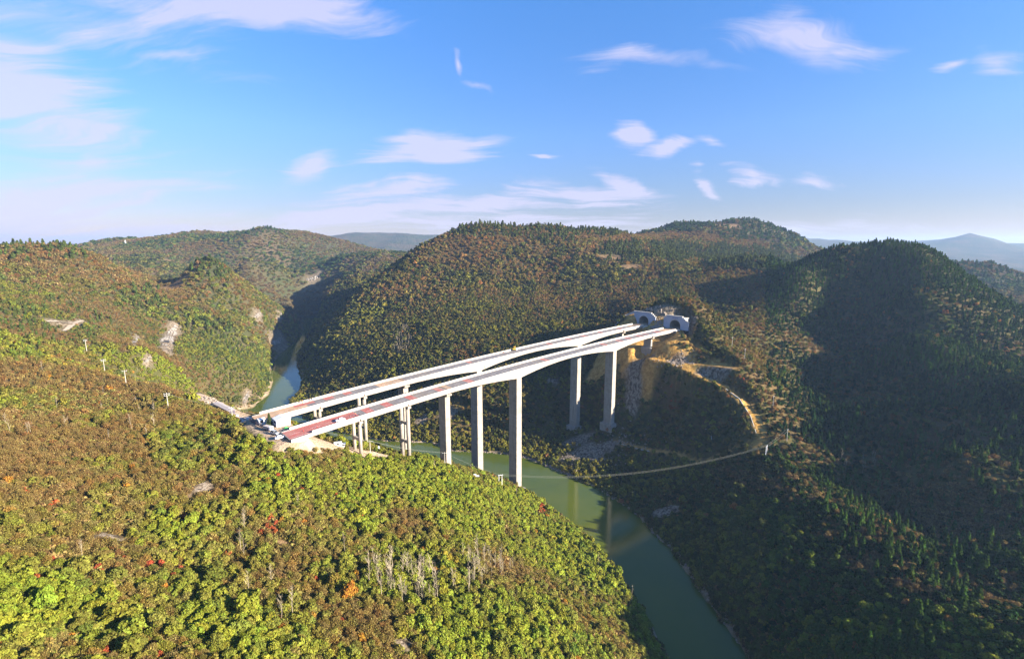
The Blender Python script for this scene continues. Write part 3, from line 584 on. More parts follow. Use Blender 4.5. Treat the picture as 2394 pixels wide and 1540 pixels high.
# red and orange shrubs
hot = near_l & (fbm(sx_, sy_, 14, 2, 201) > .42) & (u3 > .80) & (ppy > 1080) & (ppx < 900); kind[hot] = BROAD; tint[hot] = PAL['red']
hot2 = near_l & (u3 > .993); kind[hot2] = BROAD; tint[hot2] = PAL['orange']
hot3 = (mainh | cone_h | spur) & (u3 > .992); kind[hot3] = BROAD; tint[hot3] = PAL['rust'] * 1.4
grove(1045, 1330, 40, 30, .3, BROAD, 'gold', near_l); grove(300, 1530, 130, 20, .16, BROAD, 'red', near_l); grove(450, 1220, 25, 14, .5, BROAD, 'red', near_l); grove(100, 870, 60, 40, .05, BROAD, 'gold', isleft)
for cx_, cy_ in ((1268, 1196), (1576, 947), (1577, 908), (1735, 885)): grove(cx_, cy_, 11, 13, 1.0, BROAD, 'red')
fl = np.clip(.5 + nzl * 1.1, 0, 1)[:, None]; field = np.array([.170, .112, .036]) * (1 - fl) + np.array([.160, .178, .022]) * fl
hotm = ((tint[:, 0] > 2.2 * tint[:, 1]) | (tint[:, 0] > .3))[:, None]; tint = np.where(near_l[:, None] & ~hotm, tint * .55 + field * .45, tint)
tint = tint * rng.uniform(.84, 1.16, (n, 1)) * (1 + rng.normal(0, .05, (n, 3)))
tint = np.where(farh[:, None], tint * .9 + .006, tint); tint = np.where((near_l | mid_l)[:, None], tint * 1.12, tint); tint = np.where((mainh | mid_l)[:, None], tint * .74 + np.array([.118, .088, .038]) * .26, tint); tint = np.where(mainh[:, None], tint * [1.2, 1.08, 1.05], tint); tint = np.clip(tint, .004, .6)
scl = np.where(kind == PINE, rng.uniform(.45, 1.2, n), np.where(kind == BARE, rng.uniform(.55, 1.0, n), rng.uniform(.62, 1.22, n)))
grow = np.select([scell < 3, scell < 5, scell < 8], [.80, .98, 1.65], 2.8); grow = np.where((kind == PINE) & (scell > 5), grow * .72, grow)
scl *= grow; scl = np.where((kind == PINE) & (sdist > 430), scl * .74, scl)
scl = np.where((kind == BROAD) & (scell < 3), scl * np.where(u2 > .9, 1.45, 1), scl)
scl = np.where((kind == BARE) & near_l & (ppy > 1200), scl * 1.45, scl)
red_m = (tint[:, 0] > 2.2 * tint[:, 1]) & (kind == BROAD); scl = np.where(red_m, scl * .62, scl)
rotz = rng.uniform(0, 2 * math.pi, n)
zf = np.select([scell < 5, scell < 8], [1.0, .85], .62) * rng.uniform(.8, 1.2, n); xf = rng.uniform(.82, 1.25, n); yf = rng.uniform(.82, 1.25, n)
# apparent size in the picture decides which trees are built one by one
app = scl * np.where(kind == PINE, 8, np.where(kind == BARE, 9, 4)) / pfw
inframe = (ppx > -10) & (ppx < 2404) & (ppy > -10) & (ppy < 1560) & visible(sx_, sy_, sz_ + 3, .5)
# ------------------------------------------------------------------ tree things
def region_words(i):
    x, y = ppx[i], ppy[i]
    if near_l[i]:
        v = 'bottom' if y > 1330 else ('lower' if y > 1130 else 'upper'); h = 'far left part' if x < 400 else ('left part' if x < 800 else ('middle' if x < 1200 else 'river edge'))
        return 'on the %s %s of the sunlit near hillside' % (v, h)
    if isleft[i]: return 'on the sunlit hills left of the upper river'
    if x > 1790 and y < 700: return 'on the top of the steep dark hill at the right'
    if x > 1790 and y < 1030: return 'on the face of the steep dark hill at the right'
    if x > 1600 and y > 1030: return 'on the shaded spur right of the lower river'
    if y < 640: return 'along the crest of the broad hill behind the bridge'
    if x > 1430 and y > 780: return 'between the dirt tracks below the tunnels'
    return 'on the slope of the broad hill behind the bridge'
CW = [('lime green', 'lime'), ('yellow-green', 'yg'), ('mid green', 'green'), ('dark green', 'deep'), ('olive', 'olive'), ('brown', 'brown'), ('rust brown', 'rust'), ('tan', 'tan'), ('grey-brown', 'grey'), ('bright red', 'red'), ('orange', 'orange'), ('golden yellow', 'gold'), ('green', 'pine'), ('dark green', 'pined')]
palv = np.array([PAL[k] for _, k in CW])
def colour_word(i):
    c = tint[i] / tint[i].sum(); d = ((palv / palv.sum(1, keepdims=True) - c) ** 2).sum(1) + ((palv.sum(1) - tint[i].sum()) ** 2) * .4
    return CW[int(np.argmin(d))][0]
near_meshes = {BROAD: [leafmesh('crown', broadleaf(s, 820, .235), M_leaf) for s in (1, 2, 3, 4)], PINE: [leafmesh('crown', pine(s, 560, .34), M_leaf) for s in (11, 12, 13)], TWIG: [leafmesh('twigs', twiggy(s, 520, .26), M_leaf) for s in (21, 22, 23)]}
bare_m = []
for s in (31, 32, 33, 34):
    (tv, tf), (wv_, wf) = bare(s); a = mesh_np('trunk', tv, tf); a.materials.append(M_pale); b = mesh_np('branches', wv_, wf); b.materials.append(M_pale); bare_m.append((a, b))
def tm(seed, hh, r0, limbs):
    v, f = trunk_mesh(seed, hh, r0, limbs); me = mesh_np('trunk', v, f); me.materials.append(M_bark); return me
trunks = {BROAD: [tm(41, 3.2, .14, 5), tm(42, 3.4, .16, 5)], PINE: [tm(43, 7.6, .16, 0)], TWIG: [tm(44, 2.2, .09, 6)]}
NAMES = {BROAD: ('broadleaf_tree', 'tree', 'leafy tree with a rounded crown', 'broadleaf trees'), PINE: ('pine_tree', 'pine tree', 'pointed conifer', 'conifers'), TWIG: ('leafless_shrub', 'shrub', 'thin-leaved autumn shrub', 'autumn shrubs'), BARE: ('bare_tree', 'bare tree', 'slender leafless pale-trunked tree', 'bare trees')}
single = np.zeros(n, bool)
def plant_tree(i):
    k = kind[i]; nm, cat, desc, grp = NAMES[k]
    if k == BARE: lab = '%s %s' % (desc, region_words(i)); g = lab
    else:
        cw = colour_word(i); lab = '%s %s %s' % (cw, desc, region_words(i)); g = lab
    if len(lab.split()) > 16: lab = lab.replace('with a rounded crown ', ''); g = lab
    t = thing(nm, lab, cat, (sx_[i], sy_[i], sz_[i] - .25), rotz[i], g[:60]); t.scale = (scl[i] * xf[i], scl[i] * yf[i], scl[i] * zf[i])
    if k == BARE:
        a, b = bare_m[i % 4]; link('trunk', a, t); link('branches', b, t)
    else:
        ml = near_meshes[k]; cr = link('twigs' if k == TWIG else 'crown', ml[i % len(ml)], t); cr.color = (*tint[i], 1)
        if k != TWIG or app[i] > .03: link('trunk', trunks[k][i % len(trunks[k])], t)
for k, lim in ((BROAD, 300), (TWIG, 300), (PINE, 240), (BARE, 110)):
    ii = np.nonzero((kind == k) & inframe)[0]; ii = ii[np.argsort(-app[ii])][:lim]; single[ii] = True
    for i in ii: plant_tree(i)

# ------------------------------------------------------------------ the forest mass: one object per kind, instances of a few templates
def mass(name, label, idx, templates, tsel):
    """mesh = one loose vertex per tree (tpl 0) + template crowns (tpl 1..); nodes copy the templates onto the vertices"""
    nt_ = len(idx); v = [np.stack([sx_[idx], sy_[idx], sz_[idx] - .2], 1)]; f = []; lv = [np.zeros(nt_)]; tp = [np.zeros(nt_, int)]; mi = []; o = nt_
    for k, (tv, tf, tl, mat_i) in enumerate(templates):
        v.append(tv); f.append(tf + o); lv.append(tl); tp.append(np.full(len(tv), k + 1)); mi.append(mat_i); o += len(tv)
    V = np.concatenate(v); Fq = np.concatenate(f); me = bpy.data.meshes.new(name)
    me.vertices.add(len(V)); me.vertices.foreach_set('co', V.astype(np.float32).ravel()); me.loops.add(Fq.size); me.loops.foreach_set('vertex_index', Fq.astype(np.int32).ravel())
    me.polygons.add(len(Fq)); me.polygons.foreach_set('loop_start', np.arange(0, Fq.size, 4, dtype=np.int32)); me.polygons.foreach_set('loop_total', np.full(len(Fq), 4, dtype=np.int32)); me.polygons.foreach_set('material_index', np.concatenate(mi).astype(np.int32)); me.update(calc_edges=True)
    pad_ = lambda a, w: np.concatenate([a, np.zeros((o - nt_,) + a.shape[1:])]) if w else a
    def attr(nm, ty, val, key='value'):
        a = me.attributes.new(nm, ty, 'POINT'); a.data.foreach_set(key, np.ascontiguousarray(val).ravel())
    attr('lv', 'FLOAT', np.concatenate(lv).astype(np.float32)); attr('tpl', 'INT', np.concatenate(tp).astype(np.int32))
    attr('sel', 'INT', pad_(tsel[idx].astype(np.int32), 1).astype(np.int32)); attr('scl', 'FLOAT_VECTOR', pad_(np.stack([scl[idx] * xf[idx], scl[idx] * yf[idx], scl[idx] * zf[idx]], 1), 1).astype(np.float32), 'vector'); attr('rz', 'FLOAT', pad_(rotz[idx], 1).astype(np.float32))
    attr('tint', 'FLOAT_COLOR', pad_(np.concatenate([tint[idx], np.ones((nt_, 1))], 1), 1).astype(np.float32), 'color')
    me.materials.append(M_leaf_s); me.materials.append(M_pale)
    ob = link(name, me); tag(ob, label, 'forest', None, 'stuff')
    g = bpy.data.node_groups.new(name, 'GeometryNodeTree'); g.interface.new_socket('Geometry', in_out='INPUT', socket_type='NodeSocketGeometry'); g.interface.new_socket('Geometry', in_out='OUTPUT', socket_type='NodeSocketGeometry')
    gi = g.nodes.new('NodeGroupInput'); go = g.nodes.new('NodeGroupOutput'); L = g.links.new
    def named(nm, ty): q = g.nodes.new('GeometryNodeInputNamedAttribute'); q.data_type = ty; q.inputs[0].default_value = nm; return q.outputs[0]
    def eq(a, val): q = g.nodes.new('FunctionNodeCompare'); q.data_type = 'INT'; q.operation = 'EQUAL'; L(a, q.inputs[2]); q.inputs[3].default_value = val; return q.outputs[0]
    tpl = named('tpl', 'INT'); sel = named('sel', 'INT'); jn = g.nodes.new('GeometryNodeJoinGeometry')
    sp0 = g.nodes.new('GeometryNodeSeparateGeometry'); L(gi.outputs[0], sp0.inputs[0]); L(eq(tpl, 0), sp0.inputs[1])
    rot = g.nodes.new('ShaderNodeCombineXYZ'); L(named('rz', 'FLOAT'), rot.inputs[2])
    for k in range(len(templates)):
        sp = g.nodes.new('GeometryNodeSeparateGeometry'); L(sp0.outputs[1], sp.inputs[0]); L(eq(tpl, k + 1), sp.inputs[1])
        ip = g.nodes.new('GeometryNodeInstanceOnPoints'); L(sp0.outputs[0], ip.inputs['Points']); L(sp.outputs[0], ip.inputs['Instance']); L(eq(sel, k), ip.inputs['Selection'])
        L(rot.outputs[0], ip.inputs['Rotation']); L(named('scl', 'FLOAT_VECTOR'), ip.inputs['Scale']); L(ip.outputs[0], jn.inputs[0])
    L(jn.outputs[0], go.inputs[0])
    md = ob.modifiers.new('trees', 'NODES'); md.node_group = g
    return ob
def T(vfl, mat=0): v, f, l = vfl; return (v, f, l, np.full(len(f), mat))
def Tb(seed):
    (a, b) = bare(seed, 9, 13, 1.3); v, f = joinv([a, b]); return (v, f, np.zeros(len(v)), np.full(len(f), 1))
lod = np.select([sdist < 300, sdist < 640], [0, 1], 2)
rest = ~single
u4 = rng.integers(0, 3, n)
# broadleaf: 3 fine, 3 medium, 2 coarse templates
tb = [T(broadleaf(51 + k, 380, .32)) for k in range(3)] + [T(broadleaf(61 + k, 150, .5)) for k in range(3)] + [T(broadleaf(71 + k, 90, .55)) for k in range(3)]
mass('broadleaf_forest', 'continuous green and olive broadleaf forest covering the gorge sides and hills', np.nonzero(rest & (kind == BROAD))[0], tb, lod * 3 + u4)
tt = [T(twiggy(81 + k, 300, .34)) for k in range(3)] + [T(twiggy(91 + k, 140, .5)) for k in range(3)] + [T(twiggy(101 + k, 90, .6)) for k in range(3)]
mass('autumn_scrub_forest', 'continuous brown and rust autumn scrub spread over the hillsides', np.nonzero(rest & (kind == TWIG))[0], tt, lod * 3 + u4)
tp_ = [T(pine(111 + k, 340, .42)) for k in range(3)] + [T(pine(121 + k, 170, .55)) for k in range(3)] + [T(pine(131 + k, 100, .7)) for k in range(3)]
mass('pine_forest', 'dense dark conifers covering the steep right hill and distant crests', np.nonzero(rest & (kind == PINE))[0], tp_, lod * 3 + u4)
ib = np.nonzero(rest & (kind == BARE))[0]
if len(ib): mass('bare_wood', 'stand of leafless pale trees scattered on the slopes', ib, [Tb(141), Tb(142), Tb(143)], u4)
# low growth between the trees near the camera: dry grass and small bushes
sv = (sx_, sy_, sz_, scl, rotz, tint, xf, yf, zf)
un = 260; jx, jy = np.meshgrid(np.arange(-un, un), np.arange(20, un)); ux = (jx.ravel() + rng.uniform(-.5, .5, jx.size)) * 1.55; uy = (jy.ravel() + rng.uniform(-.5, .5, jx.size)) * 1.55; ud = np.hypot(ux, uy)
ok = (ud < 340) & (np.abs(ux) < uy * 1.13 + 8) & (samp(noveg, ux, uy) < .5) & (samp(sd, ux, uy) > .6); ux, uy = ux[ok], uy[ok]; uz = hgt(ux, uy); ok = visible(ux, uy, uz + 3, 2.5); ux, uy, uz = ux[ok], uy[ok], uz[ok]; m_ = len(ux)
ub = np.clip(.5 + (fbm(ux, uy, 46, 3, 101) * .8 + fbm(ux, uy, 21, 3, 131) * .5) * 1.2 + rng.normal(0, .22, m_), 0, 1)[:, None]
sx_, sy_, sz_, scl, rotz = ux, uy, uz, rng.uniform(.6, 1.25, m_), rng.uniform(0, 6.28, m_); tint = (np.array([.175, .110, .044]) * (1 - ub) + np.array([.105, .110, .026]) * ub) * rng.uniform(.7, 1.3, (m_, 1)); xf = yf = np.ones(m_); zf = rng.uniform(.6, 1.7, m_)
mass('undergrowth', 'low dry grass and bushes filling the gaps between trees', np.arange(m_), [T(grassy(151 + k, 70, .3)) for k in range(3)], rng.integers(0, 3, m_))
sx_, sy_, sz_, scl, rotz, tint, xf, yf, zf = sv
print('scatter', n, {k: int((kind == k).sum()) for k in range(4)}, 'single', int(single.sum()))
# ------------------------------------------------------------------ ground sheet
def ground_mat():
    m = bpy.data.materials.new('ground'); m.use_nodes = True; nt = m.node_tree; L = nt.links.new; b = nt.nodes['Principled BSDF']
    g = N(nt, 'ShaderNodeNewGeometry')
    def noise(sc, det=6, rough=.55): t = N(nt, 'ShaderNodeTexNoise'); t.inputs['Scale'].default_value = sc; t.inputs['Detail'].default_value = det; t.inputs['Roughness'].default_value = rough; L(g.outputs['Position'], t.inputs['Vector']); return t.outputs[0]
    f1 = noise(.03, 8); f2 = noise(.35, 6); f3 = noise(.006, 6); f4 = noise(1.6, 5)
    mixv = mathn(nt, 'ADD', mathn(nt, 'MULTIPLY', f1, .55), mathn(nt, 'MULTIPLY', f2, .45))
    veg = ramp(nt, [(.36, (.045, .050, .016)), (.47, (.085, .078, .024)), (.55, (.10, .068, .028)), (.66, (.13, .088, .038))]); L(mixv, veg.inputs[0])
    farc = ramp(nt, [(.40, (.040, .050, .020)), (.52, (.068, .060, .028)), (.62, (.095, .068, .036))]); L(mathn(nt, 'ADD', mathn(nt, 'MULTIPLY', f3, .6), mathn(nt, 'MULTIPLY', f1, .4)), farc.inputs[0])
    def at_(nm): a = N(nt, 'ShaderNodeAttribute', attribute_name=nm); return a.outputs['Fac']
    col = mixc(nt, at_('far'), veg.outputs[0], farc.outputs[0])
    fld = ramp(nt, [(.3, (.14, .085, .04)), (.7, (.24, .155, .08))]); L(f2, fld.inputs[0]); col = mixc(nt, at_('fields'), col, fld.outputs[0])
    dr = ramp(nt, [(.3, (.26, .17, .10)), (.5, (.42, .31, .21)), (.7, (.52, .43, .33))]); L(mixv, dr.inputs[0]); col = mixc(nt, at_('dirt'), col, dr.outputs[0])
    og = ramp(nt, [(.34, (.20, .09, .022)), (.48, (.40, .215, .05)), (.62, (.55, .34, .10)), (.74, (.40, .30, .2))]); L(mathn(nt, 'ADD', mathn(nt, 'MULTIPLY', f2, .6), mathn(nt, 'MULTIPLY', f4, .4)), og.inputs[0]); col = mixc(nt, at_('orange'), col, og.outputs[0])
    mp = N(nt, 'ShaderNodeMapping'); mp.inputs['Scale'].default_value = (.5, .5, .16); L(g.outputs['Position'], mp.inputs[0]); rt = N(nt, 'ShaderNodeTexNoise'); rt.inputs['Scale'].default_value = 1.3; rt.inputs['Detail'].default_value = 7; L(mp.outputs[0], rt.inputs['Vector'])
    rk = ramp(nt, [(.34, (.05, .038, .024)), (.48, (.15, .112, .075)), (.6, (.29, .235, .175)), (.7, (.13, .105, .06))]); L(rt.outputs[0], rk.inputs[0]); col = mixc(nt, at_('rock'), col, rk.outputs[0])
    L(col, b.inputs['Base Color']); b.inputs['Roughness'].default_value = .95; b.inputs['Specular IOR Level'].default_value = .08
    bp = N(nt, 'ShaderNodeBump'); bp.inputs['Strength'].default_value = .9; bp.inputs['Distance'].default_value = 1.2; L(mathn(nt, 'ADD', mathn(nt, 'MULTIPLY', f2, 1.0), mathn(nt, 'MULTIPLY', f4, .35)), bp.inputs['Height'])
    bp2 = N(nt, 'ShaderNodeBump'); bp2.inputs['Strength'].default_value = 1; L(at_('far'), bp2.inputs['Distance']); bp2.inputs['Distance'].default_value = 8
    mfar = mathn(nt, 'MULTIPLY', noise(.05, 7, .6), mathn(nt, 'MULTIPLY_ADD', at_('remote'), 12.0, 1.0)); bp2.inputs['Distance'].default_value = 1.0
    for l in list(bp2.inputs['Distance'].links): nt.links.remove(l)
    L(mfar, bp2.inputs['Height']); L(bp.outputs[0], bp2.inputs['Normal']); L(bp2.outputs[0], b.inputs['Normal'])
    return m
nx, ny = len(gx), len(gy)
idx = np.arange(nx * ny).reshape(ny, nx); fc = np.stack([idx[:-1, :-1], idx[:-1, 1:], idx[1:, 1:], idx[1:, :-1]], -1).reshape(-1, 4)
zz = z + (rock * 1.6 * ridged(GX, GY, 7, 3, 61) + orange * .5 * ridged(GX, GY, 5, 3, 71)) * (1 - np.clip(trk * 2, 0, 1)) * np.clip(calm * 3, .15, 1)
zz = zz - .15
cx_ = (SX[:-1, :-1] + SX[1:, 1:]) / 2; cw_ = (WX[:-1, :-1] + WX[1:, 1:]) / 2; cz_ = np.maximum(zz[:-1, :-1], zz[1:, 1:]) - (BZ + BG * 148)
hole = (cx_ > 148.3) & (cx_ < 157) & ((np.abs(cw_ + 6.3) < 5.5) | (np.abs(cw_ + 39.4) < 5.5)) & (cz_ > -1.0)
fc = fc[~hole.ravel()]
me = mesh_np('terrain', np.stack([GX, GY, zz], -1).reshape(-1, 3), fc, True)
shore = np.clip(1 - np.abs(sd - 1.6) / 2.2, 0, 1) * (sdist_ := 1.0)
dirt2 = np.maximum(dirt * (1 - rock), shore * .85 * (dist < 900))
for nm, arr in (('dirt', dirt2), ('rock', np.clip(rock, 0, 1)), ('orange', np.clip(orange, 0, 1)), ('fields', np.clip(fields, 0, 1)), ('far', np.clip((dist - 420) / 350, 0, 1)), ('remote', np.clip((dist - 1500) / 1500, 0, 1))):
    a = me.attributes.new(nm, 'FLOAT', 'POINT'); a.data.foreach_set('value', arr.astype(np.float32).ravel())
tag(link('terrain', me, None, ground_mat()), 'brown and green hilly ground of the river gorge', 'ground', None, 'structure')
def water_mat():
    m = bpy.data.materials.new('river_water'); m.use_nodes = True; nt = m.node_tree; L = nt.links.new; b = nt.nodes['Principled BSDF']
    g = N(nt, 'ShaderNodeNewGeometry'); t = N(nt, 'ShaderNodeTexNoise'); t.inputs['Scale'].default_value = .02; t.inputs['Detail'].default_value = 4; L(g.outputs['Position'], t.inputs['Vector'])
    r = ramp(nt, [(.35, (.050, .074, .010)), (.65, (.078, .092, .010))]); L(t.outputs[0], r.inputs[0]); L(r.outputs[0], b.inputs['Base Color'])
    b.inputs['Roughness'].default_value = .06; b.inputs['IOR'].default_value = 1.33; b.inputs['Specular IOR Level'].default_value = .4
    t2 = N(nt, 'ShaderNodeTexNoise'); t2.inputs['Scale'].default_value = .9; t2.inputs['Detail'].default_value = 5; L(g.outputs['Position'], t2.inputs['Vector'])
    bp = N(nt, 'ShaderNodeBump'); bp.inputs['Strength'].default_value = .2; bp.inputs['Distance'].default_value = .12; L(t2.outputs[0], bp.inputs['Height']); L(bp.outputs[0], b.inputs['Normal'])
    return m
b = MB(); b.add([(-1200, -700, WATER), (900, -700, WATER), (900, 1600, WATER), (-1200, 1600, WATER)], [(0, 1, 2, 3)])
tag(b.build('river', water_mat()), 'calm green river winding through the gorge', 'river', None, 'structure')
# ------------------------------------------------------------------ materials of built things
def pmat(name, c, rough=.8, var=.18, sc=1.0, bump=0.0, metal=0.0, spec=.3, dirt_c=None, dirt_f=.5, zs=1.0):
    m = bpy.data.materials.new(name); m.use_nodes = True; nt = m.node_tree; b = nt.nodes['Principled BSDF']; L = nt.links.new
    g = N(nt, 'ShaderNodeNewGeometry'); mp = N(nt, 'ShaderNodeMapping'); mp.inputs['Scale'].default_value = (sc, sc, sc * zs); L(g.outputs['Position'], mp.inputs[0])
    t = N(nt, 'ShaderNodeTexNoise'); t.inputs['Scale'].default_value = 1.0; t.inputs['Detail'].default_value = 7; t.inputs['Roughness'].default_value = .6; L(mp.outputs[0], t.inputs['Vector'])
    r = ramp(nt, [(.3, tuple(x * (1 - var) for x in c)), (.7, tuple(min(1, x * (1 + var)) for x in c))]); L(t.outputs[0], r.inputs[0]); col = r.outputs[0]
    if dirt_c:
        t2 = N(nt, 'ShaderNodeTexNoise'); t2.inputs['Scale'].default_value = .16; t2.inputs['Detail'].default_value = 6; L(mp.outputs[0], t2.inputs['Vector'])
        k = N(nt, 'ShaderNodeMapRange'); L(t2.outputs[0], k.inputs[0]); k.inputs[1].default_value = .42; k.inputs[2].default_value = .68; k.inputs[4].default_value = dirt_f; col = mixc(nt, k.outputs[0], col, dirt_c)
    L(col, b.inputs['Base Color']); b.inputs['Roughness'].default_value = rough; b.inputs['Metallic'].default_value = metal; b.inputs['Specular IOR Level'].default_value = spec
    if bump: bp = N(nt, 'ShaderNodeBump'); bp.inputs['Strength'].default_value = bump; bp.inputs['Distance'].default_value = .05; L(t.outputs[0], bp.inputs['Height']); L(bp.outputs[0], b.inputs['Normal'])
    return m
def concrete(name, c, line=2.2, horiz=True):
    """cast concrete with pour joints every few metres and rain streaks"""
    m = bpy.data.materials.new(name); m.use_nodes = True; nt = m.node_tree; b = nt.nodes['Principled BSDF']; L = nt.links.new
    g = N(nt, 'ShaderNodeNewGeometry'); sp = N(nt, 'ShaderNodeSeparateXYZ'); L(g.outputs['Position'], sp.inputs[0])
    mp = N(nt, 'ShaderNodeMapping'); mp.inputs['Scale'].default_value = (1.1, 1.1, .10); L(g.outputs['Position'], mp.inputs[0])
    t = N(nt, 'ShaderNodeTexNoise'); t.inputs['Scale'].default_value = 1.0; t.inputs['Detail'].default_value = 6; L(mp.outputs[0], t.inputs['Vector'])
    t2 = N(nt, 'ShaderNodeTexNoise'); t2.inputs['Scale'].default_value = .35; t2.inputs['Detail'].default_value = 7; L(g.outputs['Position'], t2.inputs['Vector'])
    f = mathn(nt, 'ADD', mathn(nt, 'MULTIPLY', t.outputs[0], .55), mathn(nt, 'MULTIPLY', t2.outputs[0], .45))
    r = ramp(nt, [(.34, tuple(x * .62 for x in c)), (.47, tuple(x * .9 for x in c)), (.62, tuple(min(1, x * 1.1) for x in c))]); L(f, r.inputs[0])
    if horiz: axis_v = sp.outputs[2]
    else: axis_v = mathn(nt, 'ADD', mathn(nt, 'MULTIPLY', sp.outputs[0], math.sin(BTH)), mathn(nt, 'MULTIPLY', sp.outputs[1], math.cos(BTH)))
    fr = mathn(nt, 'FRACT', mathn(nt, 'DIVIDE', axis_v, line)); jl = mathn(nt, 'LESS_THAN', fr, .09)
    wn_ = N(nt, 'ShaderNodeTexWhiteNoise', noise_dimensions='1D'); L(mathn(nt, 'FLOOR', mathn(nt, 'DIVIDE', axis_v, line)), wn_.inputs['W'])
    col = mixc(nt, mathn(nt, 'MULTIPLY', jl, .3), r.outputs[0], tuple(x * .5 for x in c)); col = mixc(nt, mathn(nt, 'MULTIPLY', wn_.outputs[0], .16), col, tuple(x * .55 for x in c))
    L(col, b.inputs['Base Color']); b.inputs['Roughness'].default_value = .9; b.inputs['Specular IOR Level'].default_value = .2
    return m
M_conc = concrete('pier_concrete', (.33, .29, .24)); M_web = concrete('girder_concrete', (.38, .33, .28), 3.6, False)
M_white = pmat('parapet_concrete', (.46, .435, .39), .85, .16, 1.2, dirt_c=(.40, .35, .28), dirt_f=.5)
M_asph = pmat('asphalt', (.17, .155, .15), .9, .2, .5, dirt_c=(.22, .18, .14), dirt_f=.7)
M_red = pmat('red_paving', (.36, .105, .085), .85, .22, .8, dirt_c=(.38, .23, .17), dirt_f=.6)
M_sand = pmat('sandy_paving', (.42, .27, .16), .95, .25, .5, dirt_c=(.30, .22, .15), dirt_f=.7)
M_line = pmat('road_paint', (.72, .70, .66), .7, .15, 2.0)
M_wpaint = pmat('white_render', (.72, .73, .74), .75, .06, .8, dirt_c=(.55, .53, .5), dirt_f=.3)
M_wall = pmat('painted_facade', (.33, .35, .41), .8, .05, .4, dirt_c=(.45, .46, .5), dirt_f=.35)
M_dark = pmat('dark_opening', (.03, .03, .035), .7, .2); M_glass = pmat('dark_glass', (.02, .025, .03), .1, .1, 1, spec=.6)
M_roof = pmat('sheet_roof', (.42, .36, .32), .6, .12, 1.2); M_dkshed = pmat('dark_sheeting', (.085, .07, .09), .8, .25, 1.0)
M_steel = pmat('galvanised_steel', (.50, .50, .50), .5, .1, 2, metal=.3); M_pole = pmat('pole_concrete', (.40, .37, .32), .8, .1, 2)
M_stone = pmat('rough_stone', (.26, .21, .165), .95, .4, 1.1, bump=.6); M_carw = pmat('white_paint', (.78, .78, .79), .3, .03, 1, spec=.5)
M_rub = pmat('rubber', (.02, .02, .02), .9, .1); M_yel = pmat('yellow_paint', (.70, .42, .02), .4, .08, 1, spec=.5)
M_tunnel = pmat('tunnel_lining', (.36, .33, .28), .9, .2, .5, dirt_c=(.2, .18, .15), dirt_f=.6)
M_earth = pmat('loose_earth', (.34, .20, .08), .95, .3, .6, bump=.5)

SP0, SP1 = -106.6, 106.6
def depth_at(s, p3, p4, p5, p6):
    """depth of the girder below the road: haunched over the two tall piers"""
    if s < p3 or s > p6: return 2.0
    if s <= p4: t = (s - p3) / (p4 - p3); return 2.45 + 3.9 * t ** 2.0
    if s >= p5: t = (p6 - s) / (p6 - p5); return 2.45 + 3.9 * t ** 2.0
    t = abs(s - (p4 + p5) / 2) / ((p5 - p4) / 2); return 2.15 + 4.2 * t ** 2.0
def ring(s, prof): return [bl(s, w_, z_) for w_, z_ in prof]
def sweep(mb, s0, s1, proff, step=2.5):
    n_ = max(1, int(round((s1 - s0) / step))); mb.loft([ring(s0 + (s1 - s0) * i / n_, proff(s0 + (s1 - s0) * i / n_)) for i in range(n_ + 1)])
def gbox(mb, s, w_, ls, lw, z0, z1, top=1.0, topw=None):
    c = bl(s, w_); mb_rz = math.pi / 2 - BTH; ca, sa = math.cos(mb_rz), math.sin(mb_rz); topw = top if topw is None else topw; p = []
    for z_, k, kw in ((z0, 1, 1), (z1, top, topw)):
        for a, b_ in ((-1, -1), (1, -1), (1, 1), (-1, 1)):
            lx, ly = a * ls / 2 * k, b_ * lw / 2 * kw; p.append((c.x + lx * ca - ly * sa, c.y + lx * sa + ly * ca, z_))
    mb.add(p, [(3, 2, 1, 0), (4, 5, 6, 7), (0, 1, 5, 4), (1, 2, 6, 5), (2, 3, 7, 6), (3, 0, 4, 7)])
def flat(mb, s0, s1, w0, w1, dz):
    n_ = max(1, int((s1 - s0) / 3)); v = []; f = []
    for i in range(n_ + 1):
        s = s0 + (s1 - s0) * i / n_; v += [bl(s, w0, dz), bl(s, w1, dz)]
    for i in range(n_): f.append((2 * i, 2 * i + 2, 2 * i + 3, 2 * i + 1))
    mb.add(v, f)
def ground_under(s, w_, hs=2.5, hw=4.0): return min(H(*bl(s + a * hs, w_ + b_ * hw)[:2]) for a in (-1, 1) for b_ in (-1, 1))
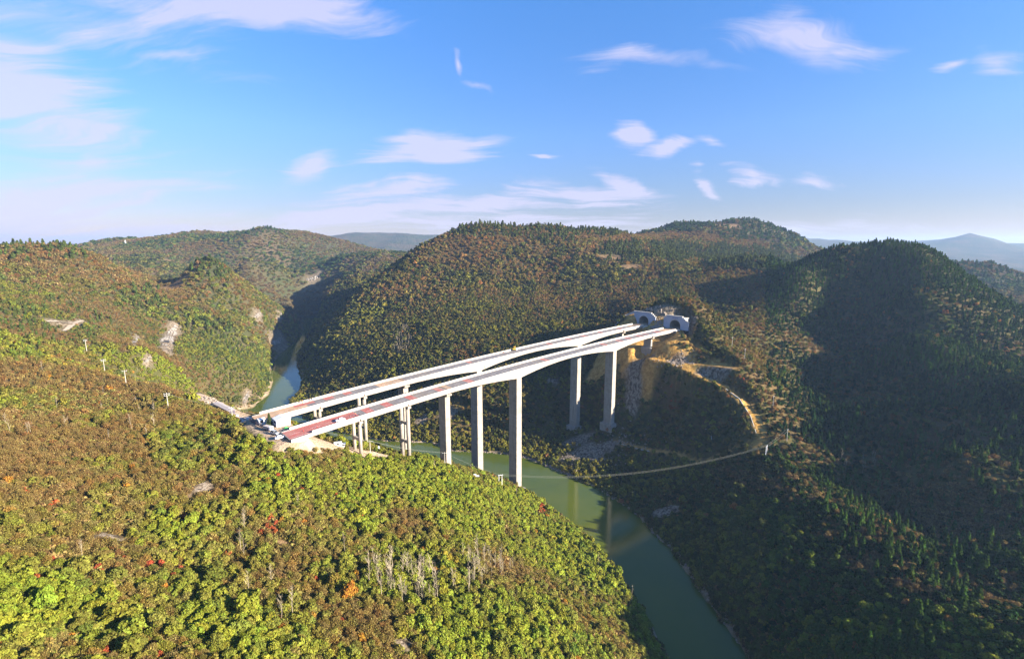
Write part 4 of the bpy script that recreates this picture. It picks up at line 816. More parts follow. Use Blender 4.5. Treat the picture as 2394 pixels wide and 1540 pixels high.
def viaduct(label, w0, st, red, dusty):
    """w0: near edge offset; st: stations a0,P1..P6,E"""
    W = 12.0; a0, p1, p2, p3, p4, p5, p6, e = st; c0 = bl(0, w0 - 6)
    root = thing('viaduct', label, 'bridge', (0, 0, 0), 0, None)
    mb = MB()
    sweep(mb, a0, e, lambda s: [(w0, -.12), (w0, -.55), (w0 - 2.2, -.8), (w0 - 9.8, -.8), (w0 - 12, -.55), (w0 - 12, -.12)]); mb.build('deck_slab', M_white, root)
    mb = MB(); sweep(mb, a0 - 8, e + 7, lambda s: [(w0 - .45, -.10), (w0 - .45, -.16), (w0 - 11.55, -.16), (w0 - 11.55, -.10)]); rd = mb.build('road_surface', M_asph, root)
    for a, b_, mt in dusty: mb = MB(); flat(mb, a, b_, w0 - .7, w0 - 11.3, -.088); mb.build('road_surface', mt, root)
    for k in (0, 1):
        o = w0 if k == 0 else w0 - 12; sg = -1 if k == 0 else 1; mb = MB()
        sweep(mb, a0 + (2 if k == 0 else -4), e + 1, lambda s: [(o - sg * .04, -.42), (o - sg * .04, 1.0), (o + sg * .26, 1.0), (o + sg * .32, .55), (o + sg * .5, -.08), (o + sg * .5, -.12), (o, -.12), (o, -.42)])
        mb.build('parapet', M_white, root)
    # approach girders: four T beams on each side of the box unit
    for a, b_ in ((a0, p1), (p1, p2), (p2, p3), (p6, e)):
        for w_ in (w0 - 1.6, w0 - 4.6, w0 - 7.6, w0 - 10.4):
            mb = MB(); sweep(mb, a + .25, b_ - .25, lambda s: [(w_ + .55, -.7), (w_ + .35, -.95), (w_ + .35, -2.15), (w_ - .35, -2.15), (w_ - .35, -.95), (w_ - .55, -.7)]); mb.build('girder', M_web, root)
    mb = MB(); sweep(mb, p3 + .3, p6 - .3, lambda s: (lambda d: [(w0 - 2.2, -.75), (w0 - 2.25, -d), (w0 - 9.75, -d), (w0 - 9.8, -.75)])(depth_at(s, p3, p4, p5, p6)), 2.0); mb.build('box_girder', M_web, root)
    # piers
    for s in (p1, p2):
        zt = bl(s, w0 - 6)[2]; mb = MB(); gbox(mb, s, w0 - 6, 2.0, 11.2, zt - 3.5, zt - 2.2); cap = mb.build('cap_beam', M_conc, root, .06)
        r_ = .85 if s == p1 else 1.05
        for k, w_ in enumerate((w0 - 2.6, w0 - 9.4)):
            p = bl(s, w_); g_ = min(H(p.x + a, p.y + b_) for a in (-1, 1) for b_ in (-1, 1)); mb = MB(); mb.tube([(p.x, p.y, g_ - 1.5), (p.x, p.y, zt - 3.5)], r_, 20); mb.build('column', M_conc, root, 0, True)
        gmax = ground_under(s, w0 - 6); h = zt - 3.5 - gmax
        for q in ([.5] if h < 18 else [.36, .70] if h < 34 else [.25, .5, .75]):
            mb = MB(); gbox(mb, s, w0 - 6, 1.0, 6.8 - 2 * r_ + .5, gmax + h * q - .7, gmax + h * q + .7); mb.build('tie_beam', M_conc, root)
    zt = bl(p3, w0 - 6)[2]; g_ = ground_under(p3, w0 - 6)
    mb = MB(); gbox(mb, p3, w0 - 6, 3.4, 6.6, g_ - 2, zt - 4.4); pr = mb.build('pier', M_conc, root, .12); mb = MB(); gbox(mb, p3, w0 - 6, 3.0, 6.8, zt - 4.4, zt - 3.4, 1.15, 1.55); gbox(mb, p3, w0 - 6, 3.45, 10.5, zt - 3.4, zt - 2.5); mb.build('pier_cap', M_conc, pr, .05)
    for s in (p4, p5):
        zt = bl(s, w0 - 6)[2]; g_ = ground_under(s, w0 - 6)
        mb = MB(); gbox(mb, s, w0 - 6, 4.8, 7.7, g_ - 3, zt - 6.0, .94, .975); pr = mb.build('pier', M_conc, root, .15)
        gm = H(*bl(s, w0 - 6)[:2]); mb = MB(); gbox(mb, s, w0 - 6, 8.6, 11.5, g_ - 3.5, gm + (3.2 if s == p5 else .6)); mb.build('footing', M_conc, pr, .1)
    zt = bl(p6, w0 - 6)[2]; g_ = ground_under(p6, w0 - 6); mb = MB(); gbox(mb, p6, w0 - 6, 2.2, 7.2, g_ - 1.5, zt - 4.1); pr = mb.build('pier', M_conc, root, .1)
    mb = MB(); gbox(mb, p6, w0 - 6, 2.6, 8.0, zt - 4.1, zt - 3.3, 1.1, 1.35); gbox(mb, p6, w0 - 6, 2.9, 10.8, zt - 3.3, zt - 2.5); mb.build('pier_cap', M_conc, pr, .05)
    gm = H(*bl(p6, w0 - 6)[:2]); mb = MB(); gbox(mb, p6, w0 - 6, 5.5, 9.6, g_ - 2.5, gm + .9); mb.build('footing', M_conc, pr, .08)
    # end walls with wing walls
    for s, sg in ((a0, -1), (e, 1)):
        zt = bl(s, w0 - 6)[2]; g_ = min(ground_under(s, w0 - 6), zt - 3); mb = MB(); gbox(mb, s + sg * .9, w0 - 6, 1.4, 12.2, g_ - 2, zt - .85); ab = mb.build('abutment', M_conc, root)
        for w_ in (w0 + .1, w0 - 12.1):
            mb = MB(); q = [bl(s + sg * .2, w_), bl(s + sg * 7.5, w_)]; zb = zt - (7.5 if sg > 0 else 3.2); t_ = Vector((math.cos(BTH), -math.sin(BTH), 0)) * .2
            ps = [Vector((q[0].x, q[0].y, zb)), Vector((q[0].x, q[0].y, zt - .1)), Vector((q[1].x, q[1].y, q[1].z - .1)), Vector((q[1].x, q[1].y, q[1].z - 1.4))]
            mb.loft([[p + t_ for p in ps], [p - t_ for p in ps]]); mb.build('wing_wall', M_white, ab)
    # markings
    mb = MB(); s = a0 - 6
    while s < e: flat(mb, s, s + 4.5, w0 - 5.7, w0 - 5.86, -.079); s += 9.5
    for w_ in (w0 - 1.7, w0 - 10.6): flat(mb, a0 - 7, e, w_, w_ - .15, -.079)
    lm = mb.build('lane_marking', M_line, root)
    for a, b_, wa, wb in red: mb = MB(); flat(mb, a, b_, w0 + wa, w0 + wb, -.0845); mb.build('red_marking', M_red, root)
    for s in (p3, p6): mb = MB(); flat(mb, s - .35, s + .35, w0 - .6, w0 - 11.4, -.074); mb.build('expansion_joint', M_dark, root)
    return root
RW = (-1.9, -10.4)
fr_red = [(a, b_) + RW for a, b_ in ((-155.5, -151), (-144.3, -139.8), (-129.5, -125), (-110.5, -106.9), (-88.5, -84), (-20, -16.5), (47, 50.5), (66, 69.5), (79, 82.5), (93, 96.5), (104, 105.8), (118, 121.5))]
viaduct('front concrete viaduct with red paved near end and haunched main span', 0.0, (-186.5, -160, -132, -105, -47, 57, 106.6, 137), fr_red, [(-194, -159.5, M_red), (-106, -101, M_sand), (126, 143, M_sand)])
rr_red = [(-178, -167, -7.2, -11), (-162, -156.5, -5.9, -10.4), (-150.5, -146, -5.9, -10.4), (-60, -57, -5.9, -10.4), (20, 23) + RW, (43, 46.5) + RW, (62, 65.5) + RW, (84, 87.5) + RW, (110, 114) + RW]
viaduct('rear concrete viaduct with sandy dust on its near end, parallel behind the other', -32.5, (-190, -167, -141, -113, -54, 53, 111, 136), rr_red, [(-198, -172, M_sand), (-130, -112, M_sand), (126, 144, M_sand)])

# ------------------------------------------------------------------ tunnel portals
def frame_at(s, w_, dz=0.0):
    """matrix: x across the road (to the near side), y along the road, z up"""
    o = bl(s, w_, dz); return Matrix(((math.cos(BTH), math.sin(BTH), 0, o.x), (-math.sin(BTH), math.cos(BTH), 0, o.y), (0, 0, 1, o.z), (0, 0, 0, 1)))
def arch_pts(r_, hb, n_=20):                       # horseshoe outline from right foot over the crown to left foot
    p = [(r_, 0.0)]; 
    for k in range(n_ + 1): t = math.pi * k / n_; p.append((r_ * math.cos(t), hb + r_ * math.sin(t)))
    p.append((-r_, 0.0)); return p
def portal(label, s, wc, xl, xr, ht, steps_l, steps_r, plaque):
    root = thing('tunnel_portal', label, 'tunnel', tuple(bl(s, wc)), 0, 'tunnel portals'); M = frame_at(s, wc, -.1)
    Mi = Matrix.Translation(-bl(s, wc)) @ M
    # outline of the facade: stepped shoulders
    out_ = [(xr, -1.0)]; x, zt = xr, ht - steps_r * 1.15
    for k in range(steps_r): out_ += [(x, zt), (x - 1.5, zt)]; x -= 1.5; zt += 1.15
    out_ += [(x, ht)]; xx = xl + steps_l * 1.5; out_ += [(xx, ht)]; zt = ht
    for k in range(steps_l): zt -= 1.15; out_ += [(xx, zt), (xx - 1.5, zt)]; xx -= 1.5
    out_ += [(xl, -1.0)]
    ar = arch_pts(5.2, 2.3); ar = [(a, b_ - .0) for a, b_ in ar]; ar[0] = (5.2, -1.0); ar[-1] = (-5.2, -1.0)
    # front face as strips between the arch and the outline, each arch point joined to its projection on the outline
    def top_at(x): 
        b_ = -1.0
        for (x0, z0), (x1, z1) in zip(out_[:-1], out_[1:]):
            if min(x0, x1) - 1e-6 <= x <= max(x0, x1) + 1e-6: b_ = max(b_, z0 if abs(x0 - x1) < 1e-6 and False else max(z0, z1) if abs(x0 - x1) < 1e-6 else z0)
        return b_
    xs = sorted(set([round(p[0], 3) for p in out_] + [round(p[0], 3) for p in ar])); f = MB(); T_ = .9
    def arch_z(x):
        if abs(x) >= 5.2: return -1.0
        return 2.3 + math.sqrt(5.2 ** 2 - x * x)
    for x0, x1 in zip(xs[:-1], xs[1:]):
        xm = (x0 + x1) / 2; zt = top_at(xm)
        lo = (arch_z(x0), arch_z(x1)) if abs(xm) < 5.2 else (-1.0, -1.0)
        if abs(xm) < 5.2: lo = (arch_z(x0) if abs(x0) < 5.2 else 2.3, arch_z(x1) if abs(x1) < 5.2 else 2.3)
        v = [(x0, -T_, lo[0]), (x1, -T_, lo[1]), (x1, -T_, zt), (x0, -T_, zt), (x0, 0, lo[0]), (x1, 0, lo[1]), (x1, 0, zt), (x0, 0, zt)]
        f.add([Mi @ Vector(p) for p in v], [(0, 1, 2, 3), (5, 4, 7, 6), (3, 2, 6, 7), (1, 0, 4, 5), (0, 3, 7, 4), (2, 1, 5, 6)])
    f.build('facade', M_wall, root)
    # coping along the steps
    c = MB()
    for (x0, z0), (x1, z1) in zip(out_[:-1], out_[1:]):
        if abs(z0 - z1) < 1e-6: xa, xb = min(x0, x1) - .25, max(x0, x1) + .25; c.add([Mi @ Vector(p) for p in [(xa, -1.3, z0 - .02), (xb, -1.3, z0 - .02), (xb, .4, z0 - .02), (xa, .4, z0 - .02), (xa, -1.3, z0 + .45), (xb, -1.3, z0 + .45), (xb, .4, z0 + .45), (xa, .4, z0 + .45)]], [(3, 2, 1, 0), (4, 5, 6, 7), (0, 1, 5, 4), (1, 2, 6, 5), (2, 3, 7, 6), (3, 0, 4, 7)])
    c.build('coping', M_white, root)
    # ring round the arch and the tube behind it
    rg = MB(); n_ = 24
    def pr(r_, k): t = math.pi * k / n_; return (r_ * math.cos(t), 2.3 + r_ * math.sin(t))
    for k in range(n_):
        a, b_, c_, d_ = pr(5.2, k), pr(5.2, k + 1), pr(5.7, k + 1), pr(5.7, k)
        rg.add([Mi @ Vector(p) for p in [(a[0], -T_ - .12, a[1]), (b_[0], -T_ - .12, b_[1]), (c_[0], -T_ - .12, c_[1]), (d_[0], -T_ - .12, d_[1]), (d_[0], -T_, d_[1]), (c_[0], -T_, c_[1])]], [(0, 1, 2, 3), (3, 2, 5, 4)])
    rg.build('arch_ring', M_white, root)
    tb_ = MB(); rings = []
    for y in (-.5, 6, 14, 24, 36):
        rings.append([Mi @ Vector((p[0] * .985, y, p[1] if p[1] > -1 else -1)) for p in [(5.2, -.6)] + [pr(5.2, k) for k in range(n_ + 1)] + [(-5.2, -.6)]])
    tb_.loft(rings, cap=False, closed=True); me_ = tb_.build('lining', M_tunnel, root)
    bk = MB(); bk.add([tuple(p) for p in rings[-1]], [tuple(range(len(rings[-1])))]); bk.build('dark_bore_sheet', M_dark, root)  # black sheet closing the bore, painted for the darkness farther in
    hd = MB()
    for y0, y1, x0, x1, z0, z1 in ((0, 11, 5.8, 7.4, -1, 9.2), (0, 11, -7.4, -5.8, -1, 9.2), (0, 11, -5.8, 5.8, 8.0, 9.0)):
        hd.add([Mi @ Vector(p) for p in [(x0, y0, z0), (x1, y0, z0), (x1, y1, z0), (x0, y1, z0), (x0, y0, z1), (x1, y0, z1), (x1, y1, z1), (x0, y1, z1)]], [(3, 2, 1, 0), (4, 5, 6, 7), (0, 1, 5, 4), (1, 2, 6, 5), (2, 3, 7, 6), (3, 0, 4, 7)])
    hd.build('hood', M_tunnel, root)
    rdm = MB(); rdm.add([Mi @ Vector(p) for p in [(-5.5, -9.5, .02), (5.5, -9.5, .02), (5.5, 35, .02), (-5.5, 35, .02)]], [(0, 1, 2, 3)]); rdm.build('road_slab', M_sand, root)
    if plaque:
        pq = MB(); pq.add([Mi @ Vector(p) for p in [(-2.9, -1.05, 8.5), (2.9, -1.05, 8.5), (2.9, -1.05, 9.8), (-2.9, -1.05, 9.8), (-2.9, -.9, 8.5), (2.9, -.9, 8.5), (2.9, -.9, 9.8), (-2.9, -.9, 9.8)]], [(0, 1, 2, 3), (0, 3, 7, 4), (1, 5, 6, 2), (3, 2, 6, 7)]); po = pq.build('name_plaque', pmat('plaque_grey', (.30, .31, .40), .7, .05), root)
        lt = MB()                                   # unreadable dark strokes of the name, four squares of brush marks
        for k in range(4):
            cx_ = -2.1 + k * 1.4
            for q in range(5):
                a = rng.uniform(-.45, .45); b_ = rng.uniform(-.45, .45); hh_ = q % 2; lx, lz = (.9, .12) if hh_ else (.12, .9); ox, oz = (0, (q - 2) * .24) if hh_ else ((q - 2) * .22, 0)
                lt.add([Mi @ Vector((cx_ + ox + i_ * lx / 2, -1.07, 9.15 + oz + j_ * lz / 2)) for i_, j_ in ((-1, -1), (1, -1), (1, 1), (-1, 1))], [(0, 1, 2, 3)])
        lt.build('lettering', pmat('plaque_ink', (.12, .12, .2), .7, .05), po)
    return root
portal('right white tunnel portal with a grey name plaque above the arch', 147.0, -6.3, -11.5, 13.0, 10.9, 2, 4, True)
portal('left white tunnel portal beside the orange earth cut, without a plaque', 148.0, -39.4, -10.8, 12.5, 11.0, 0, 3, False)
# ------------------------------------------------------------------ things on the works area, poles, vehicles, people
def gpt(x, y, Y, dz=0.0):
    p = at(x, y, Y); return Vector((p[0], p[1], H(p[0], p[1]) - .15 + dz))
# concrete retaining coping left of the left portal and lattice above the portals
def wall_line(name, label, cat, pts, hh, th, mat, sink=.8):
    mb = MB(); rings = []
    for i, p in enumerate(pts):
        d = (Vector(pts[min(i + 1, len(pts) - 1)]) - Vector(pts[max(i - 1, 0)])); d.z = 0; d.normalize(); q = Vector((-d.y, d.x, 0)) * th / 2; p = Vector(p)
        rings.append([p + q - Vector((0, 0, sink)), p - q - Vector((0, 0, sink)), p - q + Vector((0, 0, hh)), p + q + Vector((0, 0, hh))])
    mb.loft(rings); o = mb.build(name, mat); return tag(o, label, cat)
E_ = [bl(s, w_) for s, w_ in ((148.6, -50.6), (149, -53), (147.5, -56), (144, -58.5), (139, -60), (133, -60), (127, -59))]
wall_line('retaining_wall', 'thin white wall curving down the slope left of the tunnel portals', 'retaining wall', [(p.x, p.y, BZ + BG * 148 + 10.6 if k == 0 else max(H(p.x, p.y) + .2, 0 if k > 1 else BZ + BG * 148 + 9.6) if k < 2 else H(p.x, p.y) + .2) for k, p in enumerate(E_)], .8, .5, M_white, 2.0)
lat = MB()
for k in range(34):
    s, w_ = 154 + rng.uniform(0, 9), -50 + k * 1.75; p = bl(s, w_); g_ = H(p.x, p.y)
    lat.box((p.x, p.y, g_ - .6), rng.uniform(.5, 2.2), rng.uniform(.5, 1.6), rng.uniform(1.0, 2.6), rng.uniform(0, 3), .6)
tag(lat.build('rubble', M_stone), 'row of pale rock debris along the cut above the tunnel portals', 'rubble', None, 'stuff')

# ---- buildings
def house(label, p, rz, lx, ly, hh, roof_m, wall_m, gable=1.0, wins=((.2, 1), (.6, 1)), name='site_hut', group=None, door=True):
    t = thing(name, label, 'hut' if name == 'site_hut' else 'shed', tuple(p), rz, group)
    mb = MB(); mb.box((0, 0, -1.2), lx, ly, hh + 1.2)
    if gable: b_ = len(mb.v); mb.v += [(-lx / 2, -ly / 2, hh), (-lx / 2, ly / 2, hh), (-lx / 2, 0, hh + gable), (lx / 2, -ly / 2, hh), (lx / 2, ly / 2, hh), (lx / 2, 0, hh + gable)]; mb.f += [(b_, b_ + 2, b_ + 1), (b_ + 3, b_ + 4, b_ + 5)]
    mb.build('wall', wall_m, t)
    r_ = MB(); o = .35
    for sg in (-1, 1):
        e = [(-lx / 2 - o, sg * (ly / 2 + o), hh - gable * o * 2 / ly), (lx / 2 + o, sg * (ly / 2 + o), hh - gable * o * 2 / ly), (lx / 2 + o, 0, hh + gable), (-lx / 2 - o, 0, hh + gable)]
        r_.add([(a, b_, c + .03) for a, b_, c in e] + [(a, b_, c + .15) for a, b_, c in e], [(0, 1, 2, 3), (7, 6, 5, 4), (0, 4, 5, 1), (1, 5, 6, 2), (2, 6, 7, 3), (3, 7, 4, 0)])
    r_.build('roof', roof_m, t)
    for fx_, side in wins:
        w_ = MB(); x = -lx / 2 + lx * fx_; y = side * (-ly / 2 - .03); w_.box((x, y, hh * .42), 1.1, .08, 1.0); fr = w_.build('window', M_glass, t); q = MB(); q.box((x, y, hh * .42 - .1), 1.3, .12, .08); q.build('sill', M_wpaint, fr)
    if door: d = MB(); d.box((lx / 2 + .03, 0, 0), .08, 1.0, 2.1); d.build('door', M_dark, t)
    return t
def rz_between(a, b_): return math.atan2(b_[1] - a[1], b_[0] - a[0])
RB = math.pi / 2 - BTH
h1 = bl(-189.5, -25.2); h1.z = H(h1.x, h1.y) - .1
house('white site hut with a small double window between the two bridge heads', h1, RB - math.pi / 2, 5.0, 6.2, 3.1, M_wpaint, M_wpaint, .9, ((.35, 1), (.62, 1)), door=False)
h2 = bl(-196.5, -33.5); h2.z = H(h2.x, h2.y) - .1
house('small white annex hut left of the tall dark tree', h2, RB, 2.4, 2.6, 2.5, M_wpaint, M_wpaint, .4, ((.5, 1),))
A_ = gpt(507, 944, 262); B_ = gpt(540, 954, 250)
house('long grey-roofed shed with a dark side wall on the works track', (A_ + B_) / 2, rz_between(A_, B_), (A_ - B_).length + 1.5, 3.0, 2.7, M_roof, M_dkshed, .35, (), 'long_shed')
for k, (x, y, Y, lab) in enumerate(((545, 957, 247, 'white-ended grey cabin next to the long dark shed'), (555, 965, 243, 'middle white-ended cabin of the three by the track'), (567, 974, 239, 'nearest white-ended cabin of the three by the track'))):
    p = gpt(x, y, Y); house(lab, p, rz_between(A_, B_) + .15, 3.6, 3.0, 2.6, M_roof, M_wpaint, .3, (), 'site_cabin', 'white-ended cabins by the works track', door=(k > 0))
C_ = gpt(577, 976, 236); D_ = gpt(622, 996, 222)
t = thing('open_shelter', 'long low dark shelter with a pale roof edge beside the track', 'shelter', tuple((C_ + D_) / 2), rz_between(C_, D_)); ln = (D_ - C_).length
mb = MB(); mb.box((0, 0, 2.1), ln, 2.6, .14); mb.build('roof', M_roof, t); mb = MB(); mb.box((0, 1.0, -.6), ln * .96, .12, 2.65); mb.build('back_wall', M_dkshed, t)
for k in range(7): mb = MB(); mb.box((-ln / 2 + .4 + k * (ln - .8) / 6, -1.1, -.8), .14, .14, 2.9); mb.build('post', M_steel, t)
E2 = gpt(583, 986, 228); F2 = gpt(628, 1006, 214)
t = thing('conveyor_fence', 'dark slatted fence along the lower edge of the works track', 'fence', tuple((E2 + F2) / 2), rz_between(E2, F2)); ln = (F2 - E2).length
for k in range(3): mb = MB(); mb.box((0, 0, .5 + k * .5), ln, .08, .3); mb.build('slat_panel', M_dkshed, t)
for k in range(9): mb = MB(); mb.box((-ln / 2 + .2 + k * (ln - .4) / 8, 0, -.8), .12, .12, 2.9); mb.build('post', M_dkshed, t)
for (x, y, Y, lab) in ((791, 1052, 229, 'white equipment cabin on the bare ground under the front viaduct'), (803, 1048, 232, 'small white cabin behind the bush under the front viaduct')):
    house(lab, gpt(x, y, Y), .3, 3.0 if x < 800 else 1.8, 1.8, 1.5, M_wpaint, M_wpaint, .15, ((.5, 1),), 'site_cabin', door=False)
p = gpt(885, 1049, 248); t = thing('grout_silo', 'small white pointed silo on an earth mound near the column piers', 'silo', tuple(p)); mb = MB(); mb.tube([(0, 0, .8), (0, 0, 2.1), (0, 0, 3.1)], [.7, .7, .15], 12); mb.build('body', M_wpaint, t)
for k in range(3): mb = MB(); a = k * 2.1; mb.tube([(math.cos(a) * .8, math.sin(a) * .8, -.5), (math.cos(a) * .55, math.sin(a) * .55, 1.2)], .06, 5); mb.build('leg', M_steel, t)
for k, (x, y, Y) in enumerate(((1110, 1104, 276), (1117, 1106, 277), (1126, 1108, 278))):
    p = gpt(x, y, Y); mb = MB(); mb.box((0, 0, -.3), 1.7, 1.3, 1.4, .3 + k * .2, .97); o = mb.build('concrete_block', M_wpaint, None, .05); o.location = p; tag(o, ('leftmost', 'middle', 'rightmost')[k] + ' of the three white concrete blocks by the rear main pier', 'block', 'white concrete blocks by the river edge track')
# ---- utility poles and wires
def pole(label, p, hh, rz=0.0, arms=1, group='utility poles on the hillsides'):
    t = thing('utility_pole', label, 'utility pole', tuple(p), rz, group)
    mb = MB(); mb.tube([(0, 0, -1), (0, 0, hh)], [.22, .13], 8); mb.build('pole', M_pole, t)
    for k in range(arms):
        mb = MB(); mb.box((0, 0, hh - .7 - k * .9), 2.4, .12, .12); ar = mb.build('crossarm', M_steel, t)
        for q in (-1.05, 0, 1.05) if k == 0 else (-1, 1): mb = MB(); mb.tube([(q, 0, hh - .58 - k * .9), (q, 0, hh - .3 - k * .9)], .08, 6); mb.build('insulator', M_wpaint, ar)
    return Vector(p) + Vector((0, 0, hh - .3))
pl = {}
for key, x, y, Y, hh, rz, ar, lab in (('a', 204, 829, 370, 9.5, .6, 2, 'highest white pole of the row climbing the left hillside'), ('b', 246, 875, 305, 10, .6, 2, 'second pole down the row on the left hillside'), ('c', 296, 905, 280, 9, .6, 1, 'third pole down the row on the left hillside'),
                                       ('d', 394, 958, 232, 9.5, .6, 2, 'double-arm pole above the far end of the works track'), ('e', 545, 992, 229, 8.5, .5, 1, 'plain pole below the white-ended cabins'), ('f', 866, 1060, 233, 8.8, .2, 1, 'pole on the bare ground in front of the column piers'),
                                       ('g', 1040, 1092, 262, 8, .2, 1, 'thin pole among bushes in front of the hammerhead pier'), ('h', 1612, 770, 440, 8.5, .8, 1, 'pole just right of the plaque portal'), ('i', 1710, 824, 398, 8.8, .8, 1, 'second pole from the portal down the right slope'),
                                       ('j', 1739, 858, 372, 8.6, .8, 1, 'pole at the end of the upper dirt track'), ('k', 1808, 937, 336, 8.6, .8, 1, 'pole on the dark slope right of the lower track'), ('l', 1840, 1022, 305, 9.0, .8, 1, 'thin dark pole uphill of the river crossing frame'), ('m', 643, 958, 268, 9.5, .5, 1, 'pole beyond the start of the rear viaduct parapet')):
    pl[key] = pole(lab, gpt(x, y, Y), hh, rz, ar)
def h_frame(label, p, hh, wd, rz):
    t = thing('pole_frame', label, 'pole frame', tuple(p), rz, 'twin-pole frames carrying the river crossing wires')
    for q in (-wd / 2, wd / 2): mb = MB(); mb.tube([(q, 0, -1.5), (q, 0, hh)], [.2, .15], 8); mb.build('pole', M_wpaint, t)
    mb = MB(); mb.box((0, 0, hh - .25), wd + 1.2, .16, .18); ca = mb.build('crossarm', M_wpaint, t)
    for q in (-wd / 2 - .4, 0, wd / 2 + .4): mb = MB(); mb.tube([(q, 0, hh - .1), (q, 0, hh + .2)], .09, 6); mb.build('insulator', M_wpaint, ca)
    return Vector(p) + Vector((0, 0, hh + .15))
hl = h_frame('white twin-pole frame on the bushy river edge left of the main pier', gpt(1170, 1128, 279), 8.5, 1.9, .3)
hr = h_frame('white twin-pole frame beside the road junction across the river', gpt(1790, 1070, 295), 7.0, 3.0, .9)
M_wire = pmat('wire', (.2, .2, .16), .6, .05)
def wire(a, b_, sag, label, r_=.05, off=(0, 0, 0), group=None, n_=24):
    a, b_ = Vector(a) + Vector(off), Vector(b_) + Vector(off); mb = MB()
    mb.tube([a.lerp(b_, i / n_) - Vector((0, 0, sag * 4 * (i / n_) * (1 - i / n_))) for i in range(n_ + 1)], r_, 4); return tag(mb.build('power_line', M_wire), label, 'power line', group)
g = 'wires spanning the river gorge'
for k, off, lb in ((0, (-.3, -1.0, 0), 'nearest of the three sagging wires across the river'), (1, (0, 0, 0), 'middle of the three sagging wires across the river'), (2, (.3, 1.0, 0), 'farthest of the three sagging wires across the river')): wire(hl, hr, 8.6, lb, .036, off, g, 48)
for k, off in ((0, (-.5, .5, 0)), (1, (.5, -.5, 0))): wire(hr, pl['l'], .8, ('upper' if k == 0 else 'lower') + ' wire from the right frame up to the dark pole', .045, off, 'wires above the road junction')
for a, b_, w_ in (('a', 'b', 'between the highest and second poles of the left row'), ('b', 'c', 'between the second and third poles of the left row'), ('c', 'd', 'between the third pole and the double-arm pole'), ('d', 'e', 'between the double-arm pole and the pole by the cabins'), ('e', 'f', 'past the front viaduct start to the bare ground'), ('f', 'g', 'from the bare ground to the hammerhead pier'), ('h', 'i', 'from the plaque portal down to the next pole'), ('i', 'j', 'between the poles near the upper dirt track end'), ('j', 'k', 'from the upper track end to the dark slope')):
    for k, off in ((0, (-.7, .5, 0)), (1, (.7, -.5, 0))): wire(pl[a], pl[b_], 1.2, '%s wire %s' % (('left', 'right')[k], w_), .03, off, 'power lines between hillside poles', 10)
wire(pl['g'], hl, 1.0, 'wire from the thin pole to the left river frame', .03)
p = hit(294, 574); t = thing('signal_mast', 'pale mast standing on the far left ridge', 'mast', (p.x, p.y, p.z)); k_ = p.y / 1150; mb = MB(); mb.box((0, 0, -2), 2.0 * k_, 2.0 * k_, 11 * k_ + 2, 0, .7); mb.build('shaft', M_wpaint, t); mb = MB(); mb.tube([(0, 0, 10.5 * k_), (0, 0, 13 * k_)], .3, 6); mb.build('antenna', M_steel, t)
# hanging rope under the rear span
pa = bl(-30, -18, -3); wire(pa, (pa.x, pa.y, WATER + 4), 0, 'thin rope hanging from the bridge towards the water', .04, n_=2)

# ---- tree beside the hut
hp = bl(-194.5, -27.5); k0 = thing('conifer_tree', 'tall thin dark tree standing in front of the white site hut', 'tree', (hp.x, hp.y, H(hp.x, hp.y) - .3)); k0.scale = (.8, .8, .8)
cr = link('crown', near_meshes[PINE][1], k0); cr.color = (.045, .06, .02, 1); link('trunk', trunks[PINE][0], k0)
# ---- vehicles
def wheelset(t, xs, y, r_, w_=.22):
    for x in xs:
        for sg in (-1, 1):
            mb = MB(); mb.tube([(x, sg * y - w_ / 2, r_), (x, sg * y + w_ / 2, r_)], r_, 16); wh = mb.build('wheel', M_rub, t); mb = MB(); mb.tube([(x, sg * (y + w_ / 2) - .02, r_), (x, sg * (y + w_ / 2) + .02, r_)], r_ * .55, 12); mb.build('rim', M_steel, wh)
def car(label, p, rz, body, group=None, suv=False):
    t = thing('parked_car', label, 'car', tuple(p), rz, group); L_, W2 = 2.3, .88
    prof = [(-L_, .42), (-L_, .80), (-L_ + .12, .95), (-1.75, 1.02), (-1.35, 1.08), (1.0, 1.0), (1.9, .90), (L_ - .06, .72), (L_, .42), (1.75, .30), (-1.75, .30)]
    mb = MB(); mb.loft([[(x, y, z_) for x, z_ in [(a * (1 if abs(y) < .8 else .985), b_ if b_ < .9 or abs(y) < .8 else b_ - .05) for a, b_ in prof]] for y in (-W2, -.78, .78, W2)]); mb.build('body', body, t, .04)
    cab = [(-1.75, 1.0), (-1.25, 1.42), (-.9, 1.47), (.25, 1.47), (1.02, 1.0)] if not suv else [(-2.1, 1.0), (-2.0, 1.62), (-1.6, 1.7), (.3, 1.68), (1.0, 1.0)]
    mb = MB(); mb.loft([[(x, -.80 if z_ < 1.2 else -.62, z_) for x, z_ in cab], [(x, .80 if z_ < 1.2 else .62, z_) for x, z_ in cab]]); mb.build('cabin_glass', M_glass, t)
    mb = MB(); hz = cab[2][1]; mb.box(((cab[1][0] + cab[3][0]) / 2, 0, hz - .03), cab[3][0] - cab[1][0] + .1, 1.26, .07); mb.build('roof', body, t, .02)
    for sg in (-1, 1):
        for x in (-1.12, -.35, .45): mb = MB(); mb.tube([(x, sg * .805, 1.0), (x * .9 - .05, sg * .635, hz - .02)], .035, 4); mb.build('pillar', body, t)
        mb = MB(); mb.box((L_ - .06, sg * .62, .62), .08, .3, .14); mb.build('headlight', M_glass, t); mb = MB(); mb.box((-L_ + .02, sg * .62, .72), .08, .28, .14); mb.build('tail_light', M_red, t)
    wheelset(t, (-1.38, 1.38), .8, .33); return t
p = bl(-169.3, -3.7, -.09); car('white car driving on the red paving of the front viaduct', p, RB + math.pi, M_carw)
